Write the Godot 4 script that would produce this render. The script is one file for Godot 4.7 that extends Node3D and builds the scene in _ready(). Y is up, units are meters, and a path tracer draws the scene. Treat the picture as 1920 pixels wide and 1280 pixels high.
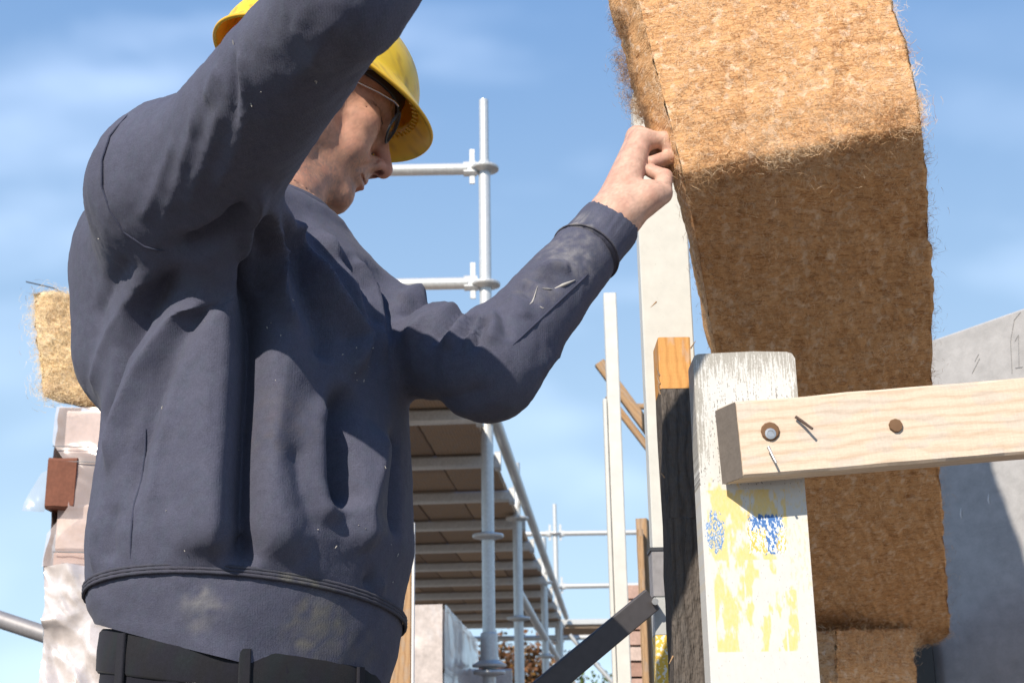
extends Node3D
# A bricklayer in a navy sweatshirt and yellow helmet lifts an insulation batt between timber profiles on a building site.

const FOCAL := 2600.0
var eye := Vector3(0, 0.88, 0)
var view := Basis()
var rng := RandomNumberGenerator.new()
var noise := FastNoiseLite.new()
var fine := FastNoiseLite.new()
var M := {}

# ------------------------------------------------------------------ light, sky, camera
func set_stage() -> void:
	var pitch := deg_to_rad(16.9)
	var roll := deg_to_rad(0.9)
	view = Basis(Vector3.RIGHT, pitch) * Basis(Vector3(0, 0, 1), -roll)
	var cam := Camera3D.new()
	cam.name = "camera"
	cam.position = eye
	cam.basis = view
	cam.keep_aspect = Camera3D.KEEP_HEIGHT
	cam.fov = rad_to_deg(2.0 * atan(640.0 / FOCAL))
	cam.near = 0.05
	cam.far = 600.0
	var lens := CameraAttributesPhysical.new()
	lens.frustum_focal_length = 12.0 / (640.0 / FOCAL)
	lens.frustum_focus_distance = 1.68
	lens.frustum_near = 0.05
	lens.frustum_far = 600.0
	lens.exposure_aperture = 14.0
	cam.attributes = lens
	add_child(cam)
	cam.current = true

	var sun := DirectionalLight3D.new()
	sun.name = "sun"
	var to_sun := Vector3(-0.36, 0.59, 0.72).normalized()
	sun.basis = Basis.looking_at(-to_sun, Vector3.UP)
	sun.light_energy = 1.6
	sun.light_color = Color(1.0, 0.955, 0.89)
	sun.light_angular_distance = 0.5
	sun.shadow_enabled = true
	sun.sky_mode = DirectionalLight3D.SKY_MODE_LIGHT_ONLY
	add_child(sun)

	var env := Environment.new()
	env.background_mode = Environment.BG_SKY
	var sm := ProceduralSkyMaterial.new()
	sm.sky_top_color = lin(0.030, 0.158, 0.47)
	sm.sky_horizon_color = lin(0.60, 0.81, 0.96)
	sm.sky_curve = 0.32
	sm.ground_bottom_color = lin(0.16, 0.14, 0.12)
	sm.ground_horizon_color = lin(0.42, 0.44, 0.45)
	sm.sky_cover = cirrus()
	sm.sky_cover_modulate = Color(1, 1, 1, 1)
	var sky := Sky.new()
	sky.sky_material = sm
	env.sky = sky
	env.tonemap_mode = Environment.TONE_MAPPER_LINEAR
	env.tonemap_exposure = 1.25
	env.sdfgi_enabled = true
	env.ssao_enabled = true
	env.ssil_enabled = true
	var we := WorldEnvironment.new()
	we.name = "world_environment"
	we.environment = env
	add_child(we)

func cirrus() -> ImageTexture:
	var w := 800
	var h := 400
	var im := Image.create(w, h, false, Image.FORMAT_RGBA8)
	var a := FastNoiseLite.new()
	a.seed = 11
	a.frequency = 1.0
	a.fractal_octaves = 5
	for y in h:
		var el := PI * (0.5 - (y + 0.5) / h)
		for x in w:
			var k := 0.0
			if el > -0.02:
				var az := TAU * (x + 0.5) / w
				var d := Vector3(cos(el) * cos(az), sin(el), cos(el) * sin(az))
				var q := Vector3(d.x * 1.2 + d.z * 0.8, d.y * 6.0 - d.x * 6.0, d.z * 1.5 - d.x * 0.5)
				var s := a.get_noise_3dv(q * 1.6) * 0.5 + 0.5
				var t := a.get_noise_3dv(Vector3(d.x, d.y * 2.0, d.z) * 1.3 + Vector3(9, 3, 4)) * 0.5 + 0.5
				k = clampf((s - 0.50) * 3.2, 0, 1) * clampf((t - 0.34) * 2.4, 0, 1)
			im.set_pixel(x, y, Color(0.95, 0.97, 1.0, k * 0.40))
	return ImageTexture.create_from_image(im)

# ------------------------------------------------------------------ small tools
func lin(r: float, g: float, b: float, a := 1.0) -> Color:
	var c := Color(r, g, b).linear_to_srgb()
	c.a = a
	return c

func at(px: float, py: float, z: float) -> Vector3:
	# a point seen at that place of the photograph, z metres in front of the photographer
	var d := view * Vector3((px - 960.0) / FOCAL, (640.0 - py) / FOCAL, -1.0)
	return eye + d * (z / -d.z)

func tag(o: Node, label := "", category := "", group := "", kind := "") -> Node:
	if label: o.set_meta("label", label)
	if category: o.set_meta("category", category)
	if group: o.set_meta("group", group)
	if kind: o.set_meta("kind", kind)
	return o

func thing(called: String, label: String, category: String, where := Vector3.ZERO, group := "") -> Node3D:
	var o := Node3D.new()
	o.name = numbered(self, called)
	add_child(o, true)
	o.position = where
	tag(o, label, category, group)
	return o

func numbered(parent: Node, called: String) -> String:
	if not parent.has_node(NodePath(called)):
		return called
	var k := 1
	while parent.has_node(NodePath("%s_%03d" % [called, k])):
		k += 1
	return "%s_%03d" % [called, k]

func put(called: String, mesh: Mesh, m: Material, parent: Node) -> MeshInstance3D:
	# one named part; meshes are built in world places, so the parent's own place is taken off
	var o := MeshInstance3D.new()
	o.name = numbered(parent, called)
	o.mesh = mesh
	if m: o.material_override = m
	parent.add_child(o, true)
	if parent != self:
		var p := Vector3.ZERO
		var q := parent
		while q != self:
			p += (q as Node3D).position
			q = q.get_parent()
		o.position = -p
	return o

func mat(c: Color, rough := 0.8, tex: Texture2D = null, tri := 0.0) -> StandardMaterial3D:
	var m := StandardMaterial3D.new()
	m.albedo_color = c
	m.roughness = rough
	if tex: m.albedo_texture = tex
	if tri > 0.0:
		m.uv1_triplanar = true
		m.uv1_world_triplanar = true
		m.uv1_scale = Vector3.ONE * tri
	return m

func picture(w: int, h: int, f: Callable) -> ImageTexture:
	var im := Image.create(w, h, false, Image.FORMAT_RGB8)
	for y in h:
		for x in w:
			im.set_pixel(x, y, f.call(x, y))
	im.generate_mipmaps()
	return ImageTexture.create_from_image(im)

func bumps(w: int, h: int, strength: float, f: Callable) -> ImageTexture:
	var im := Image.create(w, h, false, Image.FORMAT_RGB8)
	for y in h:
		for x in w:
			var v: float = f.call(x, y)
			im.set_pixel(x, y, Color(v, v, v))
	im.bump_map_to_normal_map(strength)
	return ImageTexture.create_from_image(im)

var tiles := {}

func wrapn(n: FastNoiseLite, x: float, y: float, w: int, h: int, fx: float, fy: float) -> float:
	# tileable noise between -1 and 1, stretched by whole steps so that it still repeats without a seam
	if not tiles.has(w):
		var f := n.frequency
		n.frequency = 0.02
		tiles[w] = n.get_seamless_image(w, w).get_data()
		n.frequency = f
	var t: PackedByteArray = tiles[w]
	var ix := posmod(int(x) * maxi(1, roundi(fx / 0.02)), w)
	var iy := posmod(int(y) * maxi(1, roundi(fy / 0.02)), w)
	return t[iy * w + ix] / 127.5 - 1.0

# ------------------------------------------------------------------ mesh buffer
class Buf:
	var v := PackedVector3Array()
	var n := PackedVector3Array()
	var t := PackedVector2Array()
	var c := PackedColorArray()
	var i := PackedInt32Array()

	func quad(a: Vector3, b: Vector3, d: Vector3, e: Vector3, out: Vector3, ta := Vector2(0, 0), tb := Vector2(1, 0), td := Vector2(1, 1), te := Vector2(0, 1)) -> void:
		var nn := (b - a).cross(d - a)
		if nn.length() < 1e-12: nn = (d - a).cross(e - a)
		nn = nn.normalized()
		if nn.dot(out) < 0: nn = -nn
		var k := v.size()
		for p in [a, b, d, e]: v.append(p)
		for q in [ta, tb, td, te]: t.append(q)
		for q in 4: n.append(nn)
		if (b - a).cross(d - a).dot(out) > 0:
			i.append_array(PackedInt32Array([k, k + 2, k + 1, k, k + 3, k + 2]))
		else:
			i.append_array(PackedInt32Array([k, k + 1, k + 2, k, k + 2, k + 3]))

	func tri(a: Vector3, b: Vector3, d: Vector3, nn: Vector3, ta := Vector2.ZERO, tb := Vector2.ZERO, td := Vector2.ZERO) -> void:
		var k := v.size()
		for p in [a, b, d]: v.append(p)
		for q in [ta, tb, td]: t.append(q)
		for q in 3: n.append(nn)
		if (b - a).cross(d - a).dot(nn) > 0: i.append_array(PackedInt32Array([k, k + 2, k + 1]))
		else: i.append_array(PackedInt32Array([k, k + 1, k + 2]))

	func mesh() -> ArrayMesh:
		var a := []
		a.resize(Mesh.ARRAY_MAX)
		a[Mesh.ARRAY_VERTEX] = v
		a[Mesh.ARRAY_NORMAL] = n
		if t.size() == v.size(): a[Mesh.ARRAY_TEX_UV] = t
		if c.size() == v.size(): a[Mesh.ARRAY_COLOR] = c
		a[Mesh.ARRAY_INDEX] = i
		var m := ArrayMesh.new()
		m.add_surface_from_arrays(Mesh.PRIMITIVE_TRIANGLES, a)
		return m

func face_normals(b: Buf) -> void:
	var nn := PackedVector3Array()
	nn.resize(b.v.size())
	for k in range(0, b.i.size(), 3):
		var p := b.v[b.i[k]]
		var g := (b.v[b.i[k + 2]] - p).cross(b.v[b.i[k + 1]] - p)
		nn[b.i[k]] += g
		nn[b.i[k + 1]] += g
		nn[b.i[k + 2]] += g
	for k in nn.size(): nn[k] = nn[k].normalized()
	b.n = nn

# a straight timber or steel section from a to b: w across xdir, h across the other way, chamfered, with slightly uneven faces
func beam(b: Buf, p: Vector3, q: Vector3, w: float, h: float, xdir: Vector3, ch := 0.002, wob := 0.0, skew := Vector2.ZERO) -> void:
	var ax := (q - p).normalized()
	var x := (xdir - ax * xdir.dot(ax)).normalized()
	var y := ax.cross(x)
	var hw := w / 2
	var hh := h / 2
	var poly := [Vector2(-hw + ch, -hh), Vector2(hw - ch, -hh), Vector2(hw, -hh + ch), Vector2(hw, hh - ch), Vector2(hw - ch, hh), Vector2(-hw + ch, hh), Vector2(-hw, hh - ch), Vector2(-hw, -hh + ch)]
	var run := (q - p).length()
	var segs := 1
	if wob > 0: segs = clampi(int(run / 0.03), 2, 90)
	var rings := []
	for s in segs + 1:
		var t := float(s) / segs
		var shrink := 1.0
		if s == 0 or s == segs: shrink = 1.0
		var ring := []
		for k in 8:
			var e: Vector2 = poly[k] * shrink
			var along := t * run + (skew.x * e.x + skew.y * e.y) * maxf(0.0, 1.0 - t * run / 0.25)
			var at_ := p + ax * along + x * e.x + y * e.y
			if wob > 0:
				at_ += (x * noise.get_noise_3dv(at_ * 900.0 + Vector3(k * 7, 0, 0)) + y * noise.get_noise_3dv(at_ * 900.0 + Vector3(0, k * 9, 50))) * wob
			ring.append(at_)
		rings.append(ring)
	var per := 0.0
	for k in 8:
		var k2 := (k + 1) % 8
		var e1: Vector2 = poly[k]
		var e2: Vector2 = poly[k2]
		var side := (e1 + e2) / 2.0
		var out := (x * side.x / hw + y * side.y / hh)
		var per2 := per + e1.distance_to(e2)
		for s in segs:
			var v0 := run * s / segs
			var v1 := run * (s + 1) / segs
			b.quad(rings[s][k], rings[s][k2], rings[s + 1][k2], rings[s + 1][k], out, Vector2(per, v0), Vector2(per2, v0), Vector2(per2, v1), Vector2(per, v1))
		per = per2
	for end in [0, segs]:
		var r: Array = rings[end]
		var c := Vector3.ZERO
		for k in 8: c += r[k] / 8.0
		var nn: Vector3 = (Vector3(r[2]) - Vector3(r[0])).cross(Vector3(r[5]) - Vector3(r[0])).normalized()
		if nn.dot(ax) * (-1.0 if end == 0 else 1.0) < 0: nn = -nn
		for k in 8:
			b.tri(c, r[k], r[(k + 1) % 8], nn, Vector2(0.02, 0.3), Vector2(0.02, 0.3) + poly[k] * 0.4, Vector2(0.02, 0.3) + poly[(k + 1) % 8] * 0.4)

func beam_mesh(p: Vector3, q: Vector3, w: float, h: float, xdir: Vector3, ch := 0.002, wob := 0.0, skew := Vector2.ZERO) -> ArrayMesh:
	var b := Buf.new()
	beam(b, p, q, w, h, xdir, ch, wob, skew)
	return b.mesh()

# a round bar through points, with radii; closed ends
func tube(b: Buf, pts: Array, rad: Array, sides := 16, hollow := false) -> void:
	var n := pts.size()
	var ref := Vector3.UP
	var d0: Vector3 = (pts[1] - pts[0]).normalized()
	if absf(d0.dot(ref)) > 0.9: ref = Vector3.RIGHT
	var base := b.v.size()
	var first := b.i.size()
	var run := 0.0
	for k in n:
		var d: Vector3 = (pts[mini(k + 1, n - 1)] - pts[maxi(k - 1, 0)]).normalized()
		var x := ref.cross(d).normalized()
		ref = d.cross(x).normalized()
		if k > 0: run += (pts[k] - pts[k - 1]).length()
		for s in sides + 1:
			var a := TAU * s / sides
			var o := x * cos(a) + ref * sin(a)
			b.v.append(pts[k] + o * rad[k])
			b.n.append(o)
			b.t.append(Vector2(float(s) / sides * TAU * rad[0], run))
	for k in n - 1:
		for s in sides:
			var p := base + k * (sides + 1) + s
			var q := p + sides + 1
			b.i.append_array(PackedInt32Array([p, p + 1, q + 1, p, q + 1, q]))
	for k in range(first, b.i.size(), 3):
		var p := b.v[b.i[k]]
		if (b.v[b.i[k + 2]] - p).cross(b.v[b.i[k + 1]] - p).dot(b.n[b.i[k]] + b.n[b.i[k + 1]]) < 0:
			var s := b.i[k + 1]
			b.i[k + 1] = b.i[k + 2]
			b.i[k + 2] = s
	for e in [0, n - 1]:
		var d: Vector3 = (pts[mini(e + 1, n - 1)] - pts[maxi(e - 1, 0)]).normalized() * (-1.0 if e == 0 else 1.0)
		var c: Vector3 = pts[e] - (d * 0.03 if hollow else Vector3.ZERO)
		for s in sides:
			b.tri(c, b.v[base + e * (sides + 1) + s], b.v[base + e * (sides + 1) + s + 1], d)

func tube_mesh(pts: Array, rad: Array, sides := 16, hollow := false) -> ArrayMesh:
	var b := Buf.new()
	tube(b, pts, rad, sides, hollow)
	return b.mesh()

func rod(p: Vector3, q: Vector3, r: float, sides := 14) -> ArrayMesh:
	return tube_mesh([p, q], [r, r], sides)

# a turned shape: profile of (radius, height) about the axis
func lathe(b: Buf, o: Vector3, axis: Vector3, prof: Array, sides := 20) -> void:
	var ref := Vector3.RIGHT if absf(axis.x) < 0.8 else Vector3.UP
	var x := axis.cross(ref).normalized()
	var y := axis.cross(x)
	for k in prof.size() - 1:
		var p: Vector2 = prof[k]
		var q: Vector2 = prof[k + 1]
		for s in sides:
			var a := TAU * s / sides
			var c := TAU * (s + 1) / sides
			var ra := x * cos(a) + y * sin(a)
			var rc := x * cos(c) + y * sin(c)
			var e := (q - p).normalized()
			var out := (ra + rc) * e.y - axis * e.x * 2.0
			b.quad(o + ra * p.x + axis * p.y, o + rc * p.x + axis * p.y, o + rc * q.x + axis * q.y, o + ra * q.x + axis * q.y, out)

# an outline in the plane (x, y) extruded by depth along -z of the given frame, with a small chamfer round the front
func slab(b: Buf, o: Vector3, x: Vector3, y: Vector3, poly: PackedVector2Array, depth: float, ch := 0.002) -> void:
	var z := x.cross(y).normalized()
	var n := poly.size()
	var mid := Vector2.ZERO
	var lo := poly[0]
	var hi := poly[0]
	for p in poly:
		mid += p / n
		lo = lo.min(p)
		hi = hi.max(p)
	var inner := Geometry2D.offset_polygon(poly, -ch)
	var front: PackedVector2Array = inner[0] if inner.size() and (inner[0] as PackedVector2Array).size() == n else poly
	# match order of the inset outline to the outer one
	var best := 0
	for k in n:
		if front[k].distance_to(poly[0]) < front[best].distance_to(poly[0]): best = k
	var turned := PackedVector2Array()
	for k in n: turned.append(front[(best + k) % n])
	if turned[1].distance_to(poly[1]) > turned[n - 1].distance_to(poly[1]):
		var r := PackedVector2Array()
		for k in n: r.append(turned[(n - k) % n])
		turned = r
	var uv := func(p: Vector2) -> Vector2: return Vector2((p.x - lo.x) / (hi.x - lo.x), 1.0 - (p.y - lo.y) / (hi.y - lo.y))
	for tri in [Geometry2D.triangulate_polygon(turned)]:
		for k in range(0, tri.size(), 3):
			var a: Vector2 = turned[tri[k]]
			var c: Vector2 = turned[tri[k + 1]]
			var d: Vector2 = turned[tri[k + 2]]
			b.tri(o + x * a.x + y * a.y, o + x * c.x + y * c.y, o + x * d.x + y * d.y, z, uv.call(a), uv.call(c), uv.call(d))
			b.tri(o + x * a.x + y * a.y - z * depth, o + x * c.x + y * c.y - z * depth, o + x * d.x + y * d.y - z * depth, -z, uv.call(a), uv.call(c), uv.call(d))
	for k in n:
		var k2 := (k + 1) % n
		var e := (poly[k] + poly[k2]) / 2.0 - mid
		var out := x * e.x + y * e.y
		var fa: Vector2 = turned[k]
		var fb: Vector2 = turned[k2]
		var pa := o + x * poly[k].x + y * poly[k].y
		var pb := o + x * poly[k2].x + y * poly[k2].y
		b.quad(o + x * fa.x + y * fa.y, o + x * fb.x + y * fb.y, pb - z * ch, pa - z * ch, out + z * 0.1, uv.call(fa), uv.call(fb), uv.call(poly[k2]), uv.call(poly[k]))
		b.quad(pa - z * ch, pb - z * ch, o + x * fb.x + y * fb.y - z * depth, o + x * fa.x + y * fa.y - z * depth, out, uv.call(poly[k]), uv.call(poly[k2]), uv.call(poly[k2]), uv.call(poly[k]))

# a smooth grid of points; rows x columns
func grid(b: Buf, rows: Array, close := false) -> void:
	var base := b.v.size()
	var nr := rows.size()
	var nc: int = (rows[0] as PackedVector3Array).size()
	for r in nr:
		for c in nc:
			b.v.append(rows[r][c])
			b.t.append(Vector2(float(c) / (nc - 1), float(r) / (nr - 1)))
	for r in nr - 1:
		for c in (nc if close else nc - 1):
			var p := base + r * nc + c
			var q := base + r * nc + (c + 1) % nc
			b.i.append_array(PackedInt32Array([p, q, q + nc, p, q + nc, p + nc]))

# ------------------------------------------------------------------ fields and surface nets
func smin(a: float, b: float, k: float) -> float:
	var h := maxf(k - absf(a - b), 0.0) / k
	return minf(a, b) - h * h * k * 0.25

func cap(p: Vector3, a: Vector3, b: Vector3, ra: float, rb: float) -> float:
	var ab := b - a
	var t := clampf((p - a).dot(ab) / ab.dot(ab), 0.0, 1.0)
	return (p - a - ab * t).length() - lerpf(ra, rb, t)

func egg(p: Vector3, c: Vector3, r: Vector3) -> float:
	var q := p - c
	var k0 := (q / r).length()
	var k1 := (q / (r * r)).length()
	return k0 * (k0 - 1.0) / maxf(k1, 1e-6)

func net(b: Buf, f: Callable, lo: Vector3, hi: Vector3, c: float, exact := true) -> void:
	var nb := Vector3i(ceili((hi.x - lo.x) / c / 4.0), ceili((hi.y - lo.y) / c / 4.0), ceili((hi.z - lo.z) / c / 4.0))
	var nx := nb.x * 4 + 1
	var ny := nb.y * 4 + 1
	var nz := nb.z * 4 + 1
	var vals := PackedFloat32Array()
	vals.resize(nx * ny * nz)
	vals.fill(1e9)
	var ids := PackedInt32Array()
	ids.resize(nx * ny * nz)
	ids.fill(-1)
	var act: Array[Vector3i] = []
	for bz in nb.z:
		for by in nb.y:
			for bx in nb.x:
				var m := lo + Vector3(bx * 4 + 2, by * 4 + 2, bz * 4 + 2) * c
				var d: float = f.call(m)
				if absf(d) > c * 4.6: continue
				act.append(Vector3i(bx * 4, by * 4, bz * 4))
				for k in 5:
					for j in 5:
						var at_ := (bx * 4) + (by * 4 + j) * nx + (bz * 4 + k) * nx * ny
						for i in 5:
							if vals[at_ + i] == 1e9:
								vals[at_ + i] = f.call(lo + Vector3(bx * 4 + i, by * 4 + j, bz * 4 + k) * c)
	var sy := nx
	var sz := nx * ny
	var cells := PackedInt32Array()
	for q in act:
		for k in 4:
			for j in 4:
				for i in 4:
					var o := (q.x + i) + (q.y + j) * sy + (q.z + k) * sz
					var a0 := vals[o]
					var a1 := vals[o + 1]
					var a2 := vals[o + sy]
					var a3 := vals[o + sy + 1]
					var a4 := vals[o + sz]
					var a5 := vals[o + sz + 1]
					var a6 := vals[o + sz + sy]
					var a7 := vals[o + sz + sy + 1]
					var ins := int(a0 < 0) + int(a1 < 0) + int(a2 < 0) + int(a3 < 0) + int(a4 < 0) + int(a5 < 0) + int(a6 < 0) + int(a7 < 0)
					if ins == 0 or ins == 8: continue
					var s := Vector3.ZERO
					var w := 0
					for e in [[a0, a1, 0, 0], [a2, a3, 0, 1], [a4, a5, 0, 2], [a6, a7, 0, 3], [a0, a2, 1, 0], [a1, a3, 1, 1], [a4, a6, 1, 2], [a5, a7, 1, 3], [a0, a4, 2, 0], [a1, a5, 2, 1], [a2, a6, 2, 2], [a3, a7, 2, 3]]:
						if (e[0] < 0) == (e[1] < 0): continue
						var t: float = e[0] / (e[0] - e[1])
						var u: int = e[3] & 1
						var v: int = e[3] >> 1
						match e[2]:
							0: s += Vector3(t, u, v)
							1: s += Vector3(u, t, v)
							2: s += Vector3(u, v, t)
						w += 1
					var p := lo + (Vector3(q.x + i, q.y + j, q.z + k) + s / w) * c
					if not exact:
						ids[o] = b.v.size()
						cells.append(o)
						b.v.append(p)
						continue
					var d0: float = f.call(p)
					var h := c * 0.4
					var g := Vector3(f.call(p + Vector3(h, 0, 0)) - d0, f.call(p + Vector3(0, h, 0)) - d0, f.call(p + Vector3(0, 0, h)) - d0) / h
					var gl := maxf(g.length_squared(), 0.2)
					p -= (g * d0 / gl).limit_length(c * 0.8)
					ids[o] = b.v.size()
					cells.append(o)
					b.v.append(p)
					b.n.append(g.normalized())
	for o in cells:
		var inside := vals[o] < 0
		# x edge
		if inside != (vals[o + 1] < 0):
			four(b, ids[o], ids[o - sy], ids[o - sy - sz], ids[o - sz], inside)
		if inside != (vals[o + sy] < 0):
			four(b, ids[o], ids[o - sz], ids[o - sz - 1], ids[o - 1], inside)
		if inside != (vals[o + sz] < 0):
			four(b, ids[o], ids[o - 1], ids[o - 1 - sy], ids[o - sy], inside)

func four(b: Buf, p: int, q: int, r: int, s: int, flip: bool) -> void:
	if p < 0 or q < 0 or r < 0 or s < 0: return
	if flip: b.i.append_array(PackedInt32Array([p, r, q, p, s, r]))
	else: b.i.append_array(PackedInt32Array([p, q, r, p, r, s]))

func trace(px: float, py: float, f: Callable) -> Vector3:
	var d := (view * Vector3((px - 960.0) / FOCAL, (640.0 - py) / FOCAL, -1.0)).normalized()
	var t := 1.0
	for k in 90:
		var e: float = f.call(eye + d * t)
		if e < 0.0005: break
		t += e * 0.8
		if t > 2.6: break
	return eye + d * t

func relax(b: Buf, times: int) -> void:
	for pass_ in times:
		var s := PackedVector3Array()
		var c := PackedInt32Array()
		s.resize(b.v.size())
		c.resize(b.v.size())
		for k in range(0, b.i.size(), 3):
			var i0 := b.i[k]
			var i1 := b.i[k + 1]
			var i2 := b.i[k + 2]
			s[i0] += b.v[i1] + b.v[i2]
			s[i1] += b.v[i0] + b.v[i2]
			s[i2] += b.v[i0] + b.v[i1]
			c[i0] += 2
			c[i1] += 2
			c[i2] += 2
		for k in b.v.size():
			if c[k] > 0: b.v[k] = b.v[k].lerp(s[k] / c[k], 0.5)

func outward(b: Buf, f: Callable) -> void:
	# normals from the faces, turned to the field's outside
	face_normals(b)
	var vote := 0
	for k in range(0, b.v.size(), 97):
		vote += 1 if f.call(b.v[k] + b.n[k] * 0.006) > f.call(b.v[k] - b.n[k] * 0.006) else -1
	if vote < 0:
		for k in range(0, b.i.size(), 3):
			var t := b.i[k + 1]
			b.i[k + 1] = b.i[k + 2]
			b.i[k + 2] = t
		for k in b.n.size(): b.n[k] = -b.n[k]

func agree(b: Buf) -> void:
	# front faces run clockwise about the outward normals
	for k in range(0, b.i.size(), 3):
		var p := b.v[b.i[k]]
		var g := (b.v[b.i[k + 2]] - p).cross(b.v[b.i[k + 1]] - p)
		if g.dot(b.n[b.i[k]] + b.n[b.i[k + 1]] + b.n[b.i[k + 2]]) < 0:
			var s := b.i[k + 1]
			b.i[k + 1] = b.i[k + 2]
			b.i[k + 2] = s

# ------------------------------------------------------------------ the man: skeleton
var hip := Vector3(-0.305, 0, -1.60)          # the torso's upright axis
var lx := Vector3(0.77, 0, -0.638).normalized()   # towards his left
var fz := Vector3(0.638, 0, 0.77).normalized()    # the way his chest faces
var r_sh := Vector3.ZERO
var r_el := Vector3.ZERO
var r_wr := Vector3.ZERO
var r_back := Vector3.ZERO
var r_low := Vector3.ZERO
var l_sh := Vector3.ZERO
var l_el := Vector3.ZERO
var l_wr := Vector3.ZERO
var head_o := Vector3.ZERO
var head_b := Basis()
var neck_top := Vector3.ZERO
var neck_low := Vector3.ZERO
var collar_n := Vector3.UP
const HS := 0.97

func pose() -> void:
	r_sh = at(352, 370, 1.42)
	r_el = at(650, -15, 1.05)
	r_wr = r_el + Vector3(0.165, 0.215, -0.01)
	r_back = at(280, 480, 1.57)
	r_low = at(262, 660, 1.60)
	l_sh = at(664, 604, 1.69)
	l_el = at(916, 692, 1.53)
	l_wr = at(1122, 446, 1.63)
	head_o = at(594, 212, 1.71)
	var psi := deg_to_rad(21.0)
	var th := deg_to_rad(21.0)
	var ro := deg_to_rad(-2.0)
	var f0 := Vector3(cos(psi), 0, -sin(psi))
	var f := f0 * cos(th) - Vector3.UP * sin(th)
	var y := Vector3.UP * cos(th) + f0 * sin(th)
	var x := y.cross(f)
	head_b = Basis(x * cos(ro) + y * sin(ro), y * cos(ro) - x * sin(ro), f)
	neck_top = head_w(Vector3(0, -0.03, -0.02))
	neck_low = at(506, 396, 1.66)
	collar_n = (neck_top - neck_low).normalized().lerp(Vector3(0.25, 0.9, 0.25), 0.5).normalized()

func head_w(p: Vector3) -> Vector3:
	return head_o + head_b * (p * HS)

const KEY_Y: Array[float] = [0.88, 1.00, 1.06, 1.12, 1.20, 1.30, 1.38, 1.46, 1.52, 1.57]
const KEY_A: Array[float] = [0.170, 0.180, 0.187, 0.194, 0.190, 0.185, 0.182, 0.164, 0.116, 0.078]
const KEY_B: Array[float] = [0.124, 0.136, 0.146, 0.156, 0.152, 0.148, 0.140, 0.120, 0.094, 0.070]
const KEY_F: Array[float] = [0.0, 0.0, 0.004, 0.010, 0.012, 0.012, 0.008, 0.0, -0.006, -0.008]

func torso_at(y: float) -> Vector3:
	var k := 0
	while k < 8 and y > KEY_Y[k + 1]: k += 1
	var t := clampf((y - KEY_Y[k]) / (KEY_Y[k + 1] - KEY_Y[k]), 0, 1)
	t = t * t * (3 - 2 * t) * 0.6 + t * 0.4
	return Vector3(lerpf(KEY_A[k], KEY_A[k + 1], t), lerpf(KEY_B[k], KEY_B[k + 1], t), lerpf(KEY_F[k], KEY_F[k + 1], t))

func seam_y(x: float, z: float) -> float:
	return 1.049 - 0.12 * x + 0.111 * z

func hem_y(x: float, z: float) -> float:
	return 0.992 - 0.180 * x - 0.170 * z

func torso_d(p: Vector3, shrink := 0.0) -> float:
	var q := p - hip
	var x := q.dot(lx)
	var z := q.dot(fz)
	var r := torso_at(p.y)
	var a := r.x - shrink
	var b := r.y - shrink
	z -= r.z
	var u := Vector2(x / a, z / b)
	var k0 := u.length()
	var k1 := Vector2(x / (a * a), z / (b * b)).length()
	return k0 * (k0 - 1.0) / maxf(k1, 1e-5)

func f_shirt(p: Vector3) -> float:
	var d := torso_d(p)
	var q := p - hip
	d = maxf(d, seam_y(q.dot(lx), q.dot(fz)) - 0.004 - p.y)
	d = maxf(d, (p - neck_low).dot(collar_n) + 0.010)
	if p.y > 1.16:
		d = smin(d, cap(p, r_sh - lx * 0.01, r_back, 0.076, 0.078), 0.08)
		d = smin(d, cap(p, r_back, r_low, 0.080, 0.080), 0.05)
		d = smin(d, cap(p, r_sh - lx * 0.03 + Vector3(0, 0.01, 0), neck_low - lx * 0.02 - Vector3(0, 0.065, 0), 0.066, 0.056), 0.05)
		d = smin(d, cap(p, r_sh, r_el, 0.082, 0.051), 0.07)
		if p.y > 1.44 and p.z > -1.50:
			d = smin(d, cap(p, r_el, r_wr, 0.050, 0.038), 0.03)
			d = maxf(d, minf((p - r_wr).dot((r_wr - r_el).normalized()) + 0.03, 0.5 - (p - r_el).length()))
	if p.x > -0.34 and p.y > 1.16:
		d = smin(d, cap(p, l_sh, l_sh - lx * 0.11 + Vector3(0, 0.045, 0), 0.064, 0.062), 0.04)
		var da := cap(p, l_sh, l_el, 0.066, 0.057)
		da = smin(da, cap(p, l_el, l_wr, 0.056, 0.040), 0.025)
		da = maxf(da, (p - l_wr).dot((l_wr - l_el).normalized()) + 0.030)
		d = smin(d, da, 0.022)
	return d

# ------------------------------------------------------------------ folds of cloth
class Fold:
	var pts := PackedVector3Array()
	var w := 0.01
	var amp := 0.0
	var box := AABB()
	var ends := 0.5

var folds: Array[Fold] = []

func fold(f: Callable, path: Array, w: float, amp: float, ends := 0.5) -> void:
	var o := Fold.new()
	var prev := Vector2.ZERO
	for k in path.size():
		var p := Vector2(path[k][0], path[k][1])
		if k > 0:
			for s in [0.33, 0.67]: o.pts.append(trace(lerpf(prev.x, p.x, s), lerpf(prev.y, p.y, s), f))
		o.pts.append(trace(p.x, p.y, f))
		prev = p
	o.w = w
	o.amp = amp
	o.ends = ends
	o.box = AABB(o.pts[0], Vector3.ZERO)
	for p in o.pts: o.box = o.box.expand(p)
	o.box = o.box.grow(w * 3.0)
	folds.append(o)

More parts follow.
